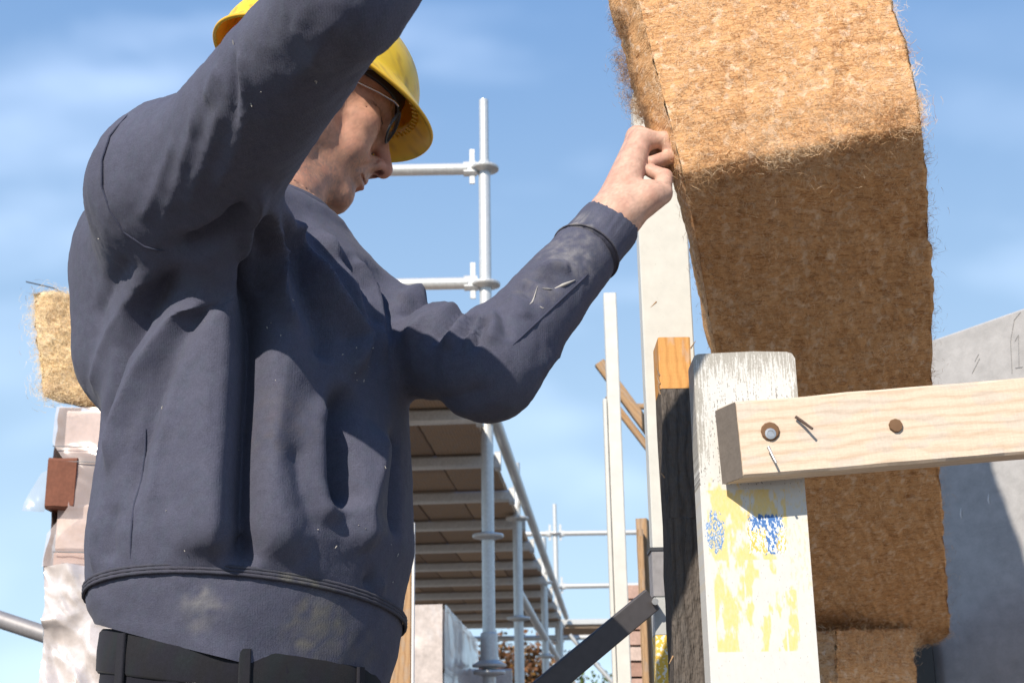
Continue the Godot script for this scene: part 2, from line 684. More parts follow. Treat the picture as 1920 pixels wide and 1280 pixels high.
func folded(p: Vector3) -> float:
	var s := 0.0
	for o in folds:
		if not o.box.has_point(p): continue
		var best := 1e9
		var along := 0.0
		var n := o.pts.size() - 1
		for k in n:
			var a := o.pts[k]
			var ab := o.pts[k + 1] - a
			var t := clampf((p - a).dot(ab) / maxf(ab.length_squared(), 1e-9), 0, 1)
			var d := (p - a - ab * t).length_squared()
			if d < best:
				best = d
				along = (k + t) / n
		var r2 := best / (o.w * o.w)
		if r2 > 9.0: continue
		var taper := minf(1.0, minf(along, 1.0 - along) / 0.18)
		taper = lerpf(o.ends, 1.0, taper * taper * (3 - 2 * taper))
		var r1 := sqrt(r2)
		s += o.amp * taper * (0.4 * exp(-r2) + 0.6 * pow(maxf(0.0, 1.0 - r1 * 0.62), 1.5))
	return s

func make_shirt(person: Node3D) -> void:
	var f := f_shirt
	# torso: folds hanging from the raised arm and gathered at the hem
	fold(f, [[398, 490], [398, 620], [392, 800], [392, 960], [408, 1060]], 0.034, 0.0280, 0.3)
	fold(f, [[436, 500], [436, 640], [428, 800], [418, 960], [432, 1060]], 0.012, 0.0140, 0.2)
	fold(f, [[472, 420], [470, 560], [462, 740], [452, 900], [452, 1040], [462, 1085]], 0.017, -0.0476, 0.2)
	fold(f, [[532, 560], [530, 700], [508, 840], [520, 960], [560, 1060]], 0.036, 0.0182, 0.2)
	fold(f, [[545, 830], [560, 920], [590, 1010]], 0.012, -0.006, 0.1)
	fold(f, [[505, 362], [560, 470], [640, 590], [672, 640], [655, 720]], 0.014, 0.0294, 0.1)
	fold(f, [[496, 362], [515, 470], [528, 560], [545, 640]], 0.009, 0.0210, 0.1)
	fold(f, [[486, 352], [466, 430], [456, 500]], 0.009, 0.0196, 0.3)
	fold(f, [[500, 400], [500, 480], [500, 560]], 0.012, -0.0140, 0.1)
	fold(f, [[545, 430], [570, 530], [605, 630], [600, 680]], 0.014, -0.0168, 0.1)
	fold(f, [[655, 715], [632, 800], [634, 900], [648, 960]], 0.018, -0.0364, 0.1)
	fold(f, [[612, 740], [600, 820], [606, 920], [620, 990]], 0.020, 0.0168, 0.1)
	fold(f, [[712, 790], [700, 880], [680, 960], [690, 1040]], 0.024, 0.0196, 0.1)
	fold(f, [[742, 800], [738, 900], [742, 1010]], 0.012, -0.0168, 0.1)
	fold(f, [[690, 1075], [692, 1120], [692, 1160]], 0.009, -0.014, 0.3)
	fold(f, [[712, 1080], [712, 1120], [714, 1165]], 0.010, 0.008, 0.3)
	fold(f, [[455, 1100], [466, 1085], [478, 1110]], 0.008, 0.010, 0.6)
	fold(f, [[560, 1060], [600, 1090], [640, 1150]], 0.014, 0.006, 0.2)
	# chest by the far shoulder
	fold(f, [[596, 430], [640, 500], [690, 590], [722, 690]], 0.014, 0.0196, 0.2)
	fold(f, [[625, 470], [668, 540], [705, 630]], 0.009, -0.0182, 0.2)
	fold(f, [[655, 480], [696, 545], [728, 640]], 0.012, 0.0140, 0.2)
	fold(f, [[690, 520], [716, 570], [732, 640]], 0.007, -0.012, 0.2)
	# back and flank, pulled up towards the armpit
	fold(f, [[345, 495], [290, 560], [225, 660], [190, 780], [182, 860]], 0.013, -0.0182, 0.1)
	fold(f, [[300, 490], [238, 570], [190, 660], [172, 740]], 0.014, 0.009, 0.1)
	fold(f, [[395, 510], [330, 600], [262, 700], [220, 800], [205, 900]], 0.014, 0.0168, 0.1)
	fold(f, [[420, 540], [352, 640], [300, 740], [262, 850], [250, 960]], 0.013, -0.0126, 0.1)
	fold(f, [[360, 620], [318, 740], [290, 860], [285, 980]], 0.014, 0.008, 0.1)
	fold(f, [[250, 480], [205, 540], [175, 610]], 0.012, -0.006, 0.1)
	fold(f, [[215, 940], [200, 1000], [205, 1060]], 0.014, -0.008, 0.2)
	fold(f, [[182, 960], [176, 1020], [178, 1080]], 0.009, 0.007, 0.3)
	fold(f, [[330, 470], [380, 452], [432, 424], [470, 380]], 0.014, -0.022, 0.3)
	# raised sleeve
	fold(f, [[330, 255], [300, 340], [262, 425]], 0.010, 0.005, 0.1)
	fold(f, [[372, 190], [356, 262], [336, 340], [300, 430]], 0.010, 0.005, 0.1)
	fold(f, [[420, 180], [400, 260], [372, 330], [350, 400]], 0.010, 0.005, 0.1)
	fold(f, [[470, 200], [440, 290], [400, 370]], 0.010, 0.004, 0.1)
	fold(f, [[434, 95], [439, 150], [441, 240]], 0.006, -0.004, 0.2)
	fold(f, [[450, 90], [456, 160], [456, 240]], 0.008, 0.004, 0.2)
	fold(f, [[410, 120], [398, 160], [384, 190]], 0.012, 0.006, 0.2)
	fold(f, [[540, 40], [590, 90], [610, 140]], 0.014, 0.004, 0.2)
	fold(f, [[640, 20], [600, 90], [540, 170]], 0.012, 0.004, 0.2)
	# lowered sleeve: gathers at the bend of the elbow
	fold(f, [[742, 590], [784, 562], [826, 554], [866, 560]], 0.009, -0.016, 0.3)
	fold(f, [[745, 562], [785, 545], [830, 535]], 0.012, 0.010, 0.2)
	fold(f, [[752, 640], [790, 605], [840, 580], [868, 575]], 0.014, 0.010, 0.2)
	fold(f, [[806, 645], [836, 606], [864, 580], [884, 572]], 0.008, -0.014, 0.2)
	fold(f, [[832, 652], [858, 616], [880, 590]], 0.010, 0.009, 0.2)
	fold(f, [[868, 632], [880, 602], [898, 586]], 0.007, -0.013, 0.2)
	fold(f, [[884, 650], [900, 616], [912, 596]], 0.007, -0.014, 0.2)
	fold(f, [[876, 650], [892, 610], [905, 590]], 0.006, 0.008, 0.2)
	fold(f, [[918, 645], [920, 610], [928, 582]], 0.010, 0.009, 0.2)
	fold(f, [[955, 640], [946, 605], [934, 575]], 0.007, -0.007, 0.2)
	fold(f, [[985, 600], [970, 570], [955, 552]], 0.012, 0.006, 0.2)
	fold(f, [[1000, 560], [990, 545], [975, 532]], 0.007, -0.008, 0.2)
	fold(f, [[1010, 510], [1030, 500], [1050, 498], [1070, 505]], 0.010, 0.010, 0.2)
	fold(f, [[1006, 520], [1030, 528], [1050, 540]], 0.006, -0.006, 0.2)
	fold(f, [[770, 760], [850, 748], [920, 730]], 0.014, -0.006, 0.2)
	fold(f, [[1090, 600], [1060, 650], [1010, 700]], 0.012, 0.005, 0.2)
	var b := Buf.new()
	net(b, f, Vector3(-0.62, 0.98, -1.92), Vector3(0.22, 1.84, -0.95), 0.0051, false)
	relax(b, 3)
	outward(b, f)
	var wr := FastNoiseLite.new()
	wr.seed = 5
	wr.frequency = 1.0
	wr.fractal_octaves = 3
	var stains := [
		[trace(600, 1135, f), 0.045, lin_c(0.30, 0.27, 0.17), 0.6], [trace(640, 1150, f), 0.03, lin_c(0.30, 0.27, 0.17), 0.5], [trace(520, 790, f), 0.05, lin_c(0.14, 0.12, 0.12), 0.30],
		[trace(1075, 470, f), 0.05, lin_c(0.30, 0.29, 0.29), 0.55], [trace(1010, 540, f), 0.035, lin_c(0.2, 0.19, 0.19), 0.5], [trace(715, 960, f), 0.03, lin_c(0.24, 0.22, 0.19), 0.35],
		[trace(480, 60, f), 0.05, lin_c(0.13, 0.13, 0.14), 0.16], [trace(420, 230, f), 0.05, lin_c(0.12, 0.12, 0.13), 0.16], [trace(590, 90, f), 0.05, lin_c(0.12, 0.12, 0.13), 0.16],
	]
	for k in b.v.size():
		var p := b.v[k]
		var nn := b.n[k]
		var s := folded(p)
		s += wr.get_noise_3dv(Vector3(p.x * 22, p.y * 9, p.z * 22)) * 0.0022 + wr.get_noise_3dv(p * 60.0) * 0.0007
		var q0 := p - hip
		if p.x < -0.1: s *= smoothstep(0.0, 0.03, p.y - seam_y(q0.dot(lx), q0.dot(fz)) + 0.004)
		b.v[k] = p + nn * s
		var c := lin_c(0.097, 0.102, 0.144)
		c *= 1.0 + 0.10 * wr.get_noise_3dv(p * 14.0)
		for st in stains:
			var d: float = p.distance_to(st[0]) / st[1]
			if d < 1.0:
				var patch := clampf((fine.get_noise_3dv(p * 55.0) * 0.9 + fine.get_noise_3dv(p * 260.0) * 0.6 + 0.10 + (1.0 - d) * 0.5), 0, 1) * minf(1.0, (1.0 - d) * 3.0)
				c = c.lerp(st[2], patch * st[3])
		b.c.append(Color(c.r, c.g, c.b, 1))
	face_normals(b)
	fix_out(b)
	var shirt := put("sweatshirt", b.mesh(), M.cloth, person)
	tag(shirt, "washed out navy sweatshirt with dust marks")
	# dried plaster smears and lint caught on the knit
	var g := func(px: float, py: float) -> Vector3:
		var p := trace(px, py, f)
		var h := 0.004
		var d0 := f_shirt(p)
		var nn := Vector3(f_shirt(p + Vector3(h, 0, 0)) - d0, f_shirt(p + Vector3(0, h, 0)) - d0, f_shirt(p + Vector3(0, 0, h)) - d0).normalized()
		return p + nn * folded(p)
	var sm := Buf.new()
	for q in [[[1044, 536], [1056, 534], [1066, 530], [1078, 525], 0.0034], [[992, 572], [998, 566], [1002, 556], [1008, 536], 0.0018], [[1012, 574], [1015, 576], [1018, 578], [1020, 577], 0.0013], [[1040, 540], [1030, 541], [1022, 541], [1016, 540], 0.0012]]:
		tube(sm, [g.call(q[0][0], q[0][1]), g.call(q[1][0], q[1][1]), g.call(q[2][0], q[2][1]), g.call(q[3][0], q[3][1])], [q[4] * 0.2, q[4] * 0.6, q[4] * 0.45, q[4] * 0.12], 8)
	put("plaster_smear", sm.mesh(), M.lint, shirt)
	for path in [[[238, 215], [205, 255], [190, 300], [190, 350], [206, 396], [232, 436], [270, 462], [316, 474]], [[266, 800], [256, 870], [249, 940], [245, 1000], [243, 1058]], [[962, 646], [994, 616], [1028, 584], [1062, 552], [1092, 524], [1106, 510]]]:
		var pts := []
		var rad := []
		for k in path.size() - 1:
			for j in 5:
				var t := j / 5.0
				pts.append(g.call(lerpf(path[k][0], path[k + 1][0], t), lerpf(path[k][1], path[k + 1][1], t)))
				rad.append(0.0013 * minf(1.0, 0.3 + 0.25 * minf(k * 5 + j, (path.size() - 1) * 5 - 1 - k * 5 - j)))
		var sb := Buf.new()
		tube(sb, pts, rad, 7)
		paint(sb, lin_c(0.066, 0.072, 0.11), [])
		put("stitched_seam", sb.mesh(), M.cloth, shirt)
	var lint := Buf.new()
	rng.seed = 51
	for q in [[500, 615], [505, 606], [548, 500], [520, 640], [540, 572], [640, 665], [655, 660], [672, 668], [660, 700], [668, 712], [680, 715], [690, 690], [512, 718], [618, 902], [664, 985], [672, 995], [595, 992], [630, 1026], [182, 446], [438, 80], [490, 170], [590, 148], [592, 150], [470, 195], [315, 960], [450, 835], [350, 1030], [700, 880], [735, 1020], [745, 1040], [738, 1090], [575, 1230], [390, 620], [300, 760]]:
		var p: Vector3 = g.call(q[0] + rng.randf_range(-2, 2), q[1] + rng.randf_range(-2, 2))
		var d := Vector3(rng.randfn() * 0.4, rng.randfn(), rng.randfn() * 0.3).normalized() * rng.randf_range(0.0003, 0.0022)
		tube(lint, [p - d, p + d * 0.3, p + d], [0.00035, 0.0006, 0.0003], 5)
	tag(put("lint", lint.mesh(), M.lint, shirt), "", "", "", "stuff")

	# rib knit hem, cuffs and collar
	var hem := Buf.new()
	var n := 160
	for side in [0, 1]:
		var rows := []
		for r in 15:
			var t := r / 14.0
			var row := PackedVector3Array()
			for k in n + 1:
				var a := TAU * k / n
				var y0 := 1.05
				var rr := torso_at(y0)
				var x := rr.x * cos(a)
				var z := rr.y * sin(a) + rr.z
				var y := lerpf(seam_y(x, z), hem_y(x, z), t)
				rr = torso_at(lerpf(1.05, 0.985, t))
				var puff := sin(t * PI) * 0.004 - 0.006 * t + 0.002 * wr.get_noise_3d(cos(a) * 3.0, t * 1.5, sin(a) * 3.0)
				puff += 0.0002 * sin(a * 80.0)
				puff += 0.009 * exp(-pow(angle_difference(a, 2.1) / 0.25, 2)) * t - 0.006 * exp(-pow(angle_difference(a, 0.5) / 0.2, 2)) * t
				if side == 1: puff -= 0.006
				row.append(hip + lx * (rr.x + puff) * cos(a) + fz * ((rr.y + puff) * sin(a) + rr.z) + Vector3.UP * y)
			rows.append(row)
		if side == 1: rows.reverse()
		grid(hem, rows)
	var lip := []
	lip.append(PackedVector3Array())
	lip.append(PackedVector3Array())
	for k in n + 1:
		lip[0].append(hem.v[14 * (n + 1) + k])
		lip[1].append(hem.v[15 * (n + 1) + k])
	grid(hem, lip)
	face_normals(hem)
	paint(hem, lin_c(0.095, 0.100, 0.141), [[at(385, 1143, 1.45), 0.03, lin_c(0.3, 0.29, 0.27), 0.5], [at(590, 1180, 1.5), 0.05, lin_c(0.26, 0.24, 0.17), 0.5], [at(690, 1240, 1.54), 0.05, lin_c(0.16, 0.15, 0.15), 0.5]])
	var hb := put("hem_band", hem.mesh(), M.cloth, shirt)
	var seam := Buf.new()
	for off in [0.0036, 0.0, -0.0036]:
		var pts := []
		var rad := []
		for k in n + 1:
			var a := TAU * k / n
			var rr := torso_at(1.055)
			var x := (rr.x + 0.0022) * cos(a)
			var z := (rr.y + 0.0022) * sin(a) + rr.z
			pts.append(hip + lx * x + fz * z + Vector3.UP * (seam_y(x, z) + off))
			rad.append(0.0021 + 0.0003 * sin(a * 260))
		tube(seam, pts, rad, 8)
	paint(seam, lin_c(0.075, 0.076, 0.10), [[at(560, 1150, 1.46), 0.06, lin_c(0.26, 0.25, 0.18), 0.6]])
	put("hem_seam", seam.mesh(), M.cloth, hb)
	cuff(shirt, l_el, l_wr, 0.041, [[at(1090, 440, 1.6), 0.035, lin_c(0.34, 0.33, 0.33), 0.8], [at(1060, 470, 1.6), 0.03, lin_c(0.4, 0.39, 0.38), 0.6]])
	cuff(shirt, r_el, r_wr, 0.043, [])
	var cb := Buf.new()
	var cx := collar_n.cross(Vector3(0.64, 0, 0.77)).normalized()
	var cz := cx.cross(collar_n).normalized()
	var crow := []
	for r in 11:
		var t := r / 10.0
		var row := PackedVector3Array()
		for k in 65:
			var a := TAU * k / 64.0
			var rad := lerpf(0.084, 0.071, minf(t / 0.5, 1.0)) if t < 0.5 else 0.071 - 0.006 * sin((t - 0.5) * PI)
			var up := lerpf(-0.014, 0.018, sin(minf(t, 0.5) * PI)) if t < 0.5 else lerpf(0.018, -0.012, (t - 0.5) * 2.0)
			rad += 0.0005 * sin(a * 64.0)
			row.append(neck_low + (cx * cos(a) * 1.0 + cz * sin(a) * 1.12) * rad + collar_n * (up * 1.15 + 0.003 - 0.010 * sin(a)))
		crow.append(row)
	grid(cb, crow)
	face_normals(cb)
	paint(cb, lin_c(0.095, 0.100, 0.141), [])
	var collar := put("collar", cb.mesh(), M.cloth, shirt)
	for lift in [-0.012, -0.007]:
		var cs := Buf.new()
		var cp := []
		var cr := []
		for k in 65:
			var a := TAU * k / 64.0
			cp.append(neck_low + (cx * cos(a) + cz * sin(a) * 1.12) * (0.0855 + lift * 0.25) + collar_n * (lift + 0.004 - 0.010 * sin(a)))
			cr.append(0.0017)
		tube(cs, cp, cr, 7)
		paint(cs, lin_c(0.097, 0.102, 0.144), [])
		put("collar_seam", cs.mesh(), M.cloth, collar)

func lin_c(r: float, g: float, b: float) -> Color:
	return Color(r, g, b)

func paint(b: Buf, base: Color, spots: Array) -> void:
	b.c = PackedColorArray()
	for p in b.v:
		var c := base * (1.0 + 0.12 * fine.get_noise_3dv(p * 30.0))
		for st in spots:
			var d: float = p.distance_to(st[0]) / st[1]
			if d < 1.0: c = c.lerp(st[2], clampf(fine.get_noise_3dv(p * 55.0) * 0.9 + fine.get_noise_3dv(p * 260.0) * 0.6 + 0.10 + (1.0 - d) * 0.5, 0, 1) * minf(1.0, (1.0 - d) * 3.0) * st[3])
		b.c.append(Color(c.r, c.g, c.b, 1))

func fix_out(b: Buf) -> void:
	# nets may come out inside-in as a whole: turn them so that faces and normals agree with the field's own outward side
	agree(b)

func cuff(shirt: Node3D, el: Vector3, wr_: Vector3, r: float, spots: Array) -> void:
	var ax := (wr_ - el).normalized()
	var x := ax.cross(Vector3.UP).normalized()
	var y := x.cross(ax)
	var b := Buf.new()
	var rows := []
	var prof := [[-0.036, -0.004], [-0.034, 0.0035], [-0.030, 0.0045], [-0.024, 0.002], [-0.012, 0.001], [0.004, 0.0005], [0.018, 0.001], [0.026, 0.0005], [0.0275, -0.002], [0.024, -0.0045], [0.0, -0.006]]
	for q in prof:
		var row := PackedVector3Array()
		for k in 97:
			var a := TAU * k / 96.0
			var rr: float = r + q[1] + 0.0004 * sin(a * 48.0) + 0.0012 * fine.get_noise_3d(cos(a) * 40.0, q[0] * 900.0, sin(a) * 40.0)
			row.append(wr_ + ax * q[0] + (x * cos(a) * 1.08 + y * sin(a) * 0.94) * rr)
		rows.append(row)
	grid(b, rows)
	face_normals(b)
	paint(b, lin_c(0.095, 0.100, 0.141), spots)
	if spots.size():
		for k in b.v.size():
			var q := b.v[k].distance_to(at(1110, 462, 1.59))
			if q < 0.0085 and q > 0.0045 and b.v[k].y > at(1110, 468, 1.59).y: b.c[k] = Color(0.5, 0.49, 0.47)
	put("cuff", b.mesh(), M.cloth, shirt)
	var s := Buf.new()
	var pts := []
	var rad := []
	for k in 65:
		var a := TAU * k / 64.0
		pts.append(wr_ - ax * 0.033 + (x * cos(a) * 1.08 + y * sin(a) * 0.94) * (r + 0.0045))
		rad.append(0.0014)
	tube(s, pts, rad, 7)
	paint(s, lin_c(0.09, 0.09, 0.115), spots)
	put("cuff_seam", s.mesh(), M.cloth, shirt)

# ------------------------------------------------------------------ skin: head, hands, body
func f_head(w: Vector3) -> float:
	var p := ((w - head_o) * head_b) / HS
	var m := Vector3(absf(p.x), p.y, p.z)
	var d := egg(p, Vector3(0, 0.062, -0.012), Vector3(0.076, 0.086, 0.098))
	if d > 0.16: return d - 0.03 if d > 0.3 else minf(d - 0.03, cap(w, neck_top, neck_low - collar_n * 0.03, 0.08, 0.08))
	d = smin(d, egg(p, Vector3(0, 0.045, 0.040), Vector3(0.064, 0.056, 0.052)), 0.03)
	d = smin(d, cap(p, Vector3(0, 0.01, 0.046), Vector3(0, -0.070, 0.050), 0.046, 0.034), 0.035)
	d = smin(d, cap(m, Vector3(0.052, -0.050, 0.004), Vector3(0.014, -0.106, 0.068), 0.022, 0.018), 0.030)
	d = smin(d, cap(m, Vector3(0.054, 0.02, 0.0), Vector3(0.050, -0.045, 0.004), 0.022, 0.020), 0.03)
	d = smin(d, egg(p, Vector3(0, -0.104, 0.077), Vector3(0.023, 0.019, 0.016)), 0.018)
	d = smin(d, egg(m, Vector3(0.045, -0.008, 0.058), Vector3(0.024, 0.022, 0.026)), 0.022)
	d = smin(d, egg(m, Vector3(0.038, -0.045, 0.060), Vector3(0.022, 0.026, 0.024)), 0.022)
	if p.z > 0.03 and p.y < 0.075 and p.y > -0.12:
		# eye sockets, brow, lids
		d = -smin(-d, egg(m, Vector3(0.033, 0.017, 0.102), Vector3(0.019, 0.012, 0.020)), 0.016)
		d = smin(d, cap(m, Vector3(0.010, 0.033, 0.091), Vector3(0.046, 0.036, 0.074), 0.0085, 0.0075), 0.014)
		d = smin(d, egg(m, Vector3(0.032, 0.016, 0.074), Vector3(0.0135, 0.0125, 0.0135)), 0.004)
		d = smin(d, cap(m, Vector3(0.020, 0.021, 0.084), Vector3(0.044, 0.017, 0.077), 0.0032, 0.0028), 0.004)
		d = smin(d, cap(m, Vector3(0.021, 0.007, 0.083), Vector3(0.042, 0.006, 0.077), 0.0030, 0.0030), 0.006)
		# nose
		d = smin(d, cap(p, Vector3(0, 0.026, 0.090), Vector3(0, -0.030, 0.116), 0.0075, 0.0115), 0.014)
		d = smin(d, egg(p, Vector3(0, -0.034, 0.116), Vector3(0.0125, 0.0115, 0.0115)), 0.008)
		d = smin(d, egg(m, Vector3(0.0135, -0.037, 0.103), Vector3(0.0085, 0.0095, 0.0115)), 0.007)
		d = -smin(-d, egg(m, Vector3(0.0075, -0.0465, 0.110), Vector3(0.0042, 0.0065, 0.0065)), 0.003)
		d = -smin(-d, cap(m, Vector3(0.024, -0.034, 0.098), Vector3(0.036, -0.068, 0.086), 0.0014, 0.0010), 0.008)
		# mouth
		d = smin(d, egg(p, Vector3(0, -0.050, 0.084), Vector3(0.030, 0.020, 0.018)), 0.014)
		d = smin(d, egg(p, Vector3(0, -0.070, 0.084), Vector3(0.028, 0.016, 0.014)), 0.012)
		d = smin(d, cap(m, Vector3(0.0, -0.064, 0.0985), Vector3(0.022, -0.0695, 0.087), 0.0048, 0.0022), 0.005)
		d = smin(d, cap(m, Vector3(0.0, -0.0755, 0.0965), Vector3(0.020, -0.0715, 0.087), 0.0058, 0.0026), 0.005)
		d = -smin(-d, cap(m, Vector3(0.0, -0.0697, 0.1035), Vector3(0.026, -0.0712, 0.0895), 0.0014, 0.0016), 0.003)
		d = -smin(-d, egg(p, Vector3(0, -0.085, 0.098), Vector3(0.014, 0.004, 0.006)), 0.008)
		# crow's feet and cheek lines
		d = -smin(-d, cap(m, Vector3(0.020, -0.036, 0.102), Vector3(0.037, -0.070, 0.082), 0.0016, 0.0010), 0.006)
		d = -smin(-d, cap(m, Vector3(0.050, 0.006, 0.077), Vector3(0.064, -0.008, 0.060), 0.0009, 0.0006), 0.004)
		d = -smin(-d, cap(m, Vector3(0.0, 0.052, 0.099), Vector3(0.050, 0.056, 0.078), 0.0010, 0.0006), 0.005)
		d = -smin(-d, cap(m, Vector3(0.0, 0.062, 0.098), Vector3(0.050, 0.065, 0.076), 0.0010, 0.0006), 0.005)
		d = -smin(-d, cap(m, Vector3(0.050, 0.012, 0.076), Vector3(0.066, 0.004, 0.054), 0.0009, 0.0006), 0.004)
		d = -smin(-d, cap(m, Vector3(0.050, 0.018, 0.075), Vector3(0.067, 0.020, 0.054), 0.0009, 0.0006), 0.004)
		d = -smin(-d, cap(m, Vector3(0.030, -0.004, 0.088), Vector3(0.048, -0.012, 0.081), 0.0010, 0.0006), 0.004)
	if m.x > 0.05 and p.z < 0.035:
		# ears
		d = smin(d, egg(m, Vector3(0.078, 0.002, -0.010), Vector3(0.007, 0.033, 0.018)), 0.008)
		d = smin(d, egg(m, Vector3(0.076, -0.034, 0.002), Vector3(0.006, 0.012, 0.008)), 0.004)
		d = -smin(-d, egg(m, Vector3(0.086, 0.004, -0.010), Vector3(0.006, 0.022, 0.010)), 0.004)
	# neck
	var dn := cap(w, neck_top - head_b.z * 0.012, neck_low - collar_n * 0.03, 0.058, 0.064)
	var st := cap(w, head_w(Vector3(-0.062, -0.03, -0.025)), neck_low + fz * 0.045 - lx * 0.01, 0.016, 0.013)
	dn = smin(dn, st, 0.02)
	dn = smin(dn, cap(w, head_w(Vector3(0, -0.085, 0.045)), neck_low + fz * 0.05, 0.022, 0.022), 0.03)
	d = smin(d, dn, 0.016)
	return d

var hand_bones: Array = []

func f_hand(p: Vector3) -> float:
	var d := 1e9
	for k in hb_a.size():
		var q := p - hb_a[k]
		var ab := hb_ab[k]
		var t := clampf(q.dot(ab) * hb_i[k], 0.0, 1.0)
		var e := (q - ab * t).length() - hb_r[k] - hb_s[k] * t
		var kk := hb_k[k]
		var h := kk - absf(d - e)
		d = minf(d, e)
		if h > 0.0: d -= h * h / kk * 0.25
	return d

var hb_a := PackedVector3Array()
var hb_ab := PackedVector3Array()
var hb_i := PackedFloat32Array()
var hb_r := PackedFloat32Array()
var hb_s := PackedFloat32Array()
var hb_k := PackedFloat32Array()

func set_hand() -> void:
	for l in [hb_a, hb_ab, hb_i, hb_r, hb_s, hb_k]: l.clear()
	hb_a = PackedVector3Array()
	hb_ab = PackedVector3Array()
	hb_i = PackedFloat32Array()
	hb_r = PackedFloat32Array()
	hb_s = PackedFloat32Array()
	hb_k = PackedFloat32Array()
	for q in hand_bones:
		var ab: Vector3 = q[1] - q[0]
		hb_a.append(q[0])
		hb_ab.append(ab)
		hb_i.append(1.0 / maxf(ab.length_squared(), 1e-8))
		hb_r.append(q[2])
		hb_s.append(q[3] - q[2])
		hb_k.append(q[4])

func f_core(p: Vector3) -> float:
	var d := maxf(torso_d(p, 0.070), maxf(p.y - 1.53, 0.80 - p.y))
	d = smin(d, cap(p, r_sh, r_el, 0.050, 0.042), 0.03)
	d = smin(d, cap(p, r_el, r_wr + (r_wr - r_el) * 0.05, 0.042, 0.028), 0.02)
	d = smin(d, cap(p, l_sh, l_el, 0.048, 0.040), 0.03)
	d = smin(d, cap(p, l_el, l_wr - (l_wr - l_el) * 0.10, 0.040, 0.028), 0.02)
	d = smin(d, cap(p, neck_low + Vector3(0, 0.0, 0), neck_low - Vector3(0, 0.1, 0), 0.058, 0.07), 0.03)
	for s in [-1.0, 1.0]:
		var h: Vector3 = hip + lx * s * 0.085 + Vector3(0, 0.84, 0)
		d = smin(d, cap(p, h, h + fz * 0.04 - Vector3(0, 0.40, 0), 0.075, 0.050), 0.04)
		d = smin(d, cap(p, h + fz * 0.04 - Vector3(0, 0.40, 0), h + fz * 0.0 - Vector3(0, 0.76, 0), 0.050, 0.035), 0.02)
	return d

func skin_color(p: Vector3, kind: int) -> Color:
	var c := Color(0.46, 0.245, 0.165) if kind == 0 else Color(0.55, 0.345, 0.26)
	c *= 1.0 + 0.24 * fine.get_noise_3dv(p * 60.0) + 0.26 * fine.get_noise_3dv(p * 210.0)
	var red := clampf(fine.get_noise_3dv(p * 25.0 + Vector3(5, 5, 5)) + 0.1, 0, 1)
	c = c.lerp(Color(0.50, 0.21, 0.15), red * 0.5)
	if kind == 0:
		var q := ((p - head_o) * head_b) / HS
		# lips, stubble, brows and flushed nose are the skin's own colours
		var m := Vector3(absf(q.x), q.y, q.z)
		var lip := minf(cap(m, Vector3(0, -0.064, 0.0985), Vector3(0.022, -0.0695, 0.087), 0.0048, 0.0022), cap(m, Vector3(0, -0.0755, 0.0965), Vector3(0.020, -0.0715, 0.087), 0.0058, 0.0026))
		if lip < 0.0015: c = c.lerp(Color(0.36, 0.14, 0.11), 0.6)
		var st := clampf((-0.035 - q.y) * 30.0, 0, 1) * clampf((q.z + 0.02) * 40.0, 0, 1) * clampf(0.45 + fine.get_noise_3dv(p * 420.0) * 1.5, 0, 1)
		if lip > 0.003: c = c.lerp(Color(0.22, 0.16, 0.135), st * 0.75 * clampf(fine.get_noise_3dv(p * 40.0) + 0.7, 0, 1))
		if (m - Vector3(0.0, -0.035, 0.112)).length() < 0.022: c = c.lerp(Color(0.48, 0.19, 0.15), 0.35)
		if cap(m, Vector3(0.014, 0.037, 0.098), Vector3(0.046, 0.041, 0.080), 0.0055, 0.003) < 0.004 and noise.get_noise_3dv(p * 1200.0) > -0.2: c = c.lerp(Color(0.13, 0.09, 0.07), 0.75)
		var lash := minf(cap(m, Vector3(0.022, 0.0135, 0.0885), Vector3(0.045, 0.0120, 0.080), 0.0022, 0.0018), 1.0)
		if lash < 0.001: c = Color(0.06, 0.035, 0.028)
		if egg(m, Vector3(0.0075, -0.0465, 0.110), Vector3(0.0052, 0.0078, 0.0078)) < 0.0008: c = c.lerp(Color(0.12, 0.04, 0.03), 0.8)  # nostril hollows darkened: their shade is painted into the skin
	return Color(c.r, c.g, c.b, 1)

func finger(pts: Array, rad: Array, k := 0.004) -> void:
	for i in pts.size() - 1:
		hand_bones.append([pts[i], pts[i + 1], rad[i], rad[i + 1], 0.003 if i > 0 else k])

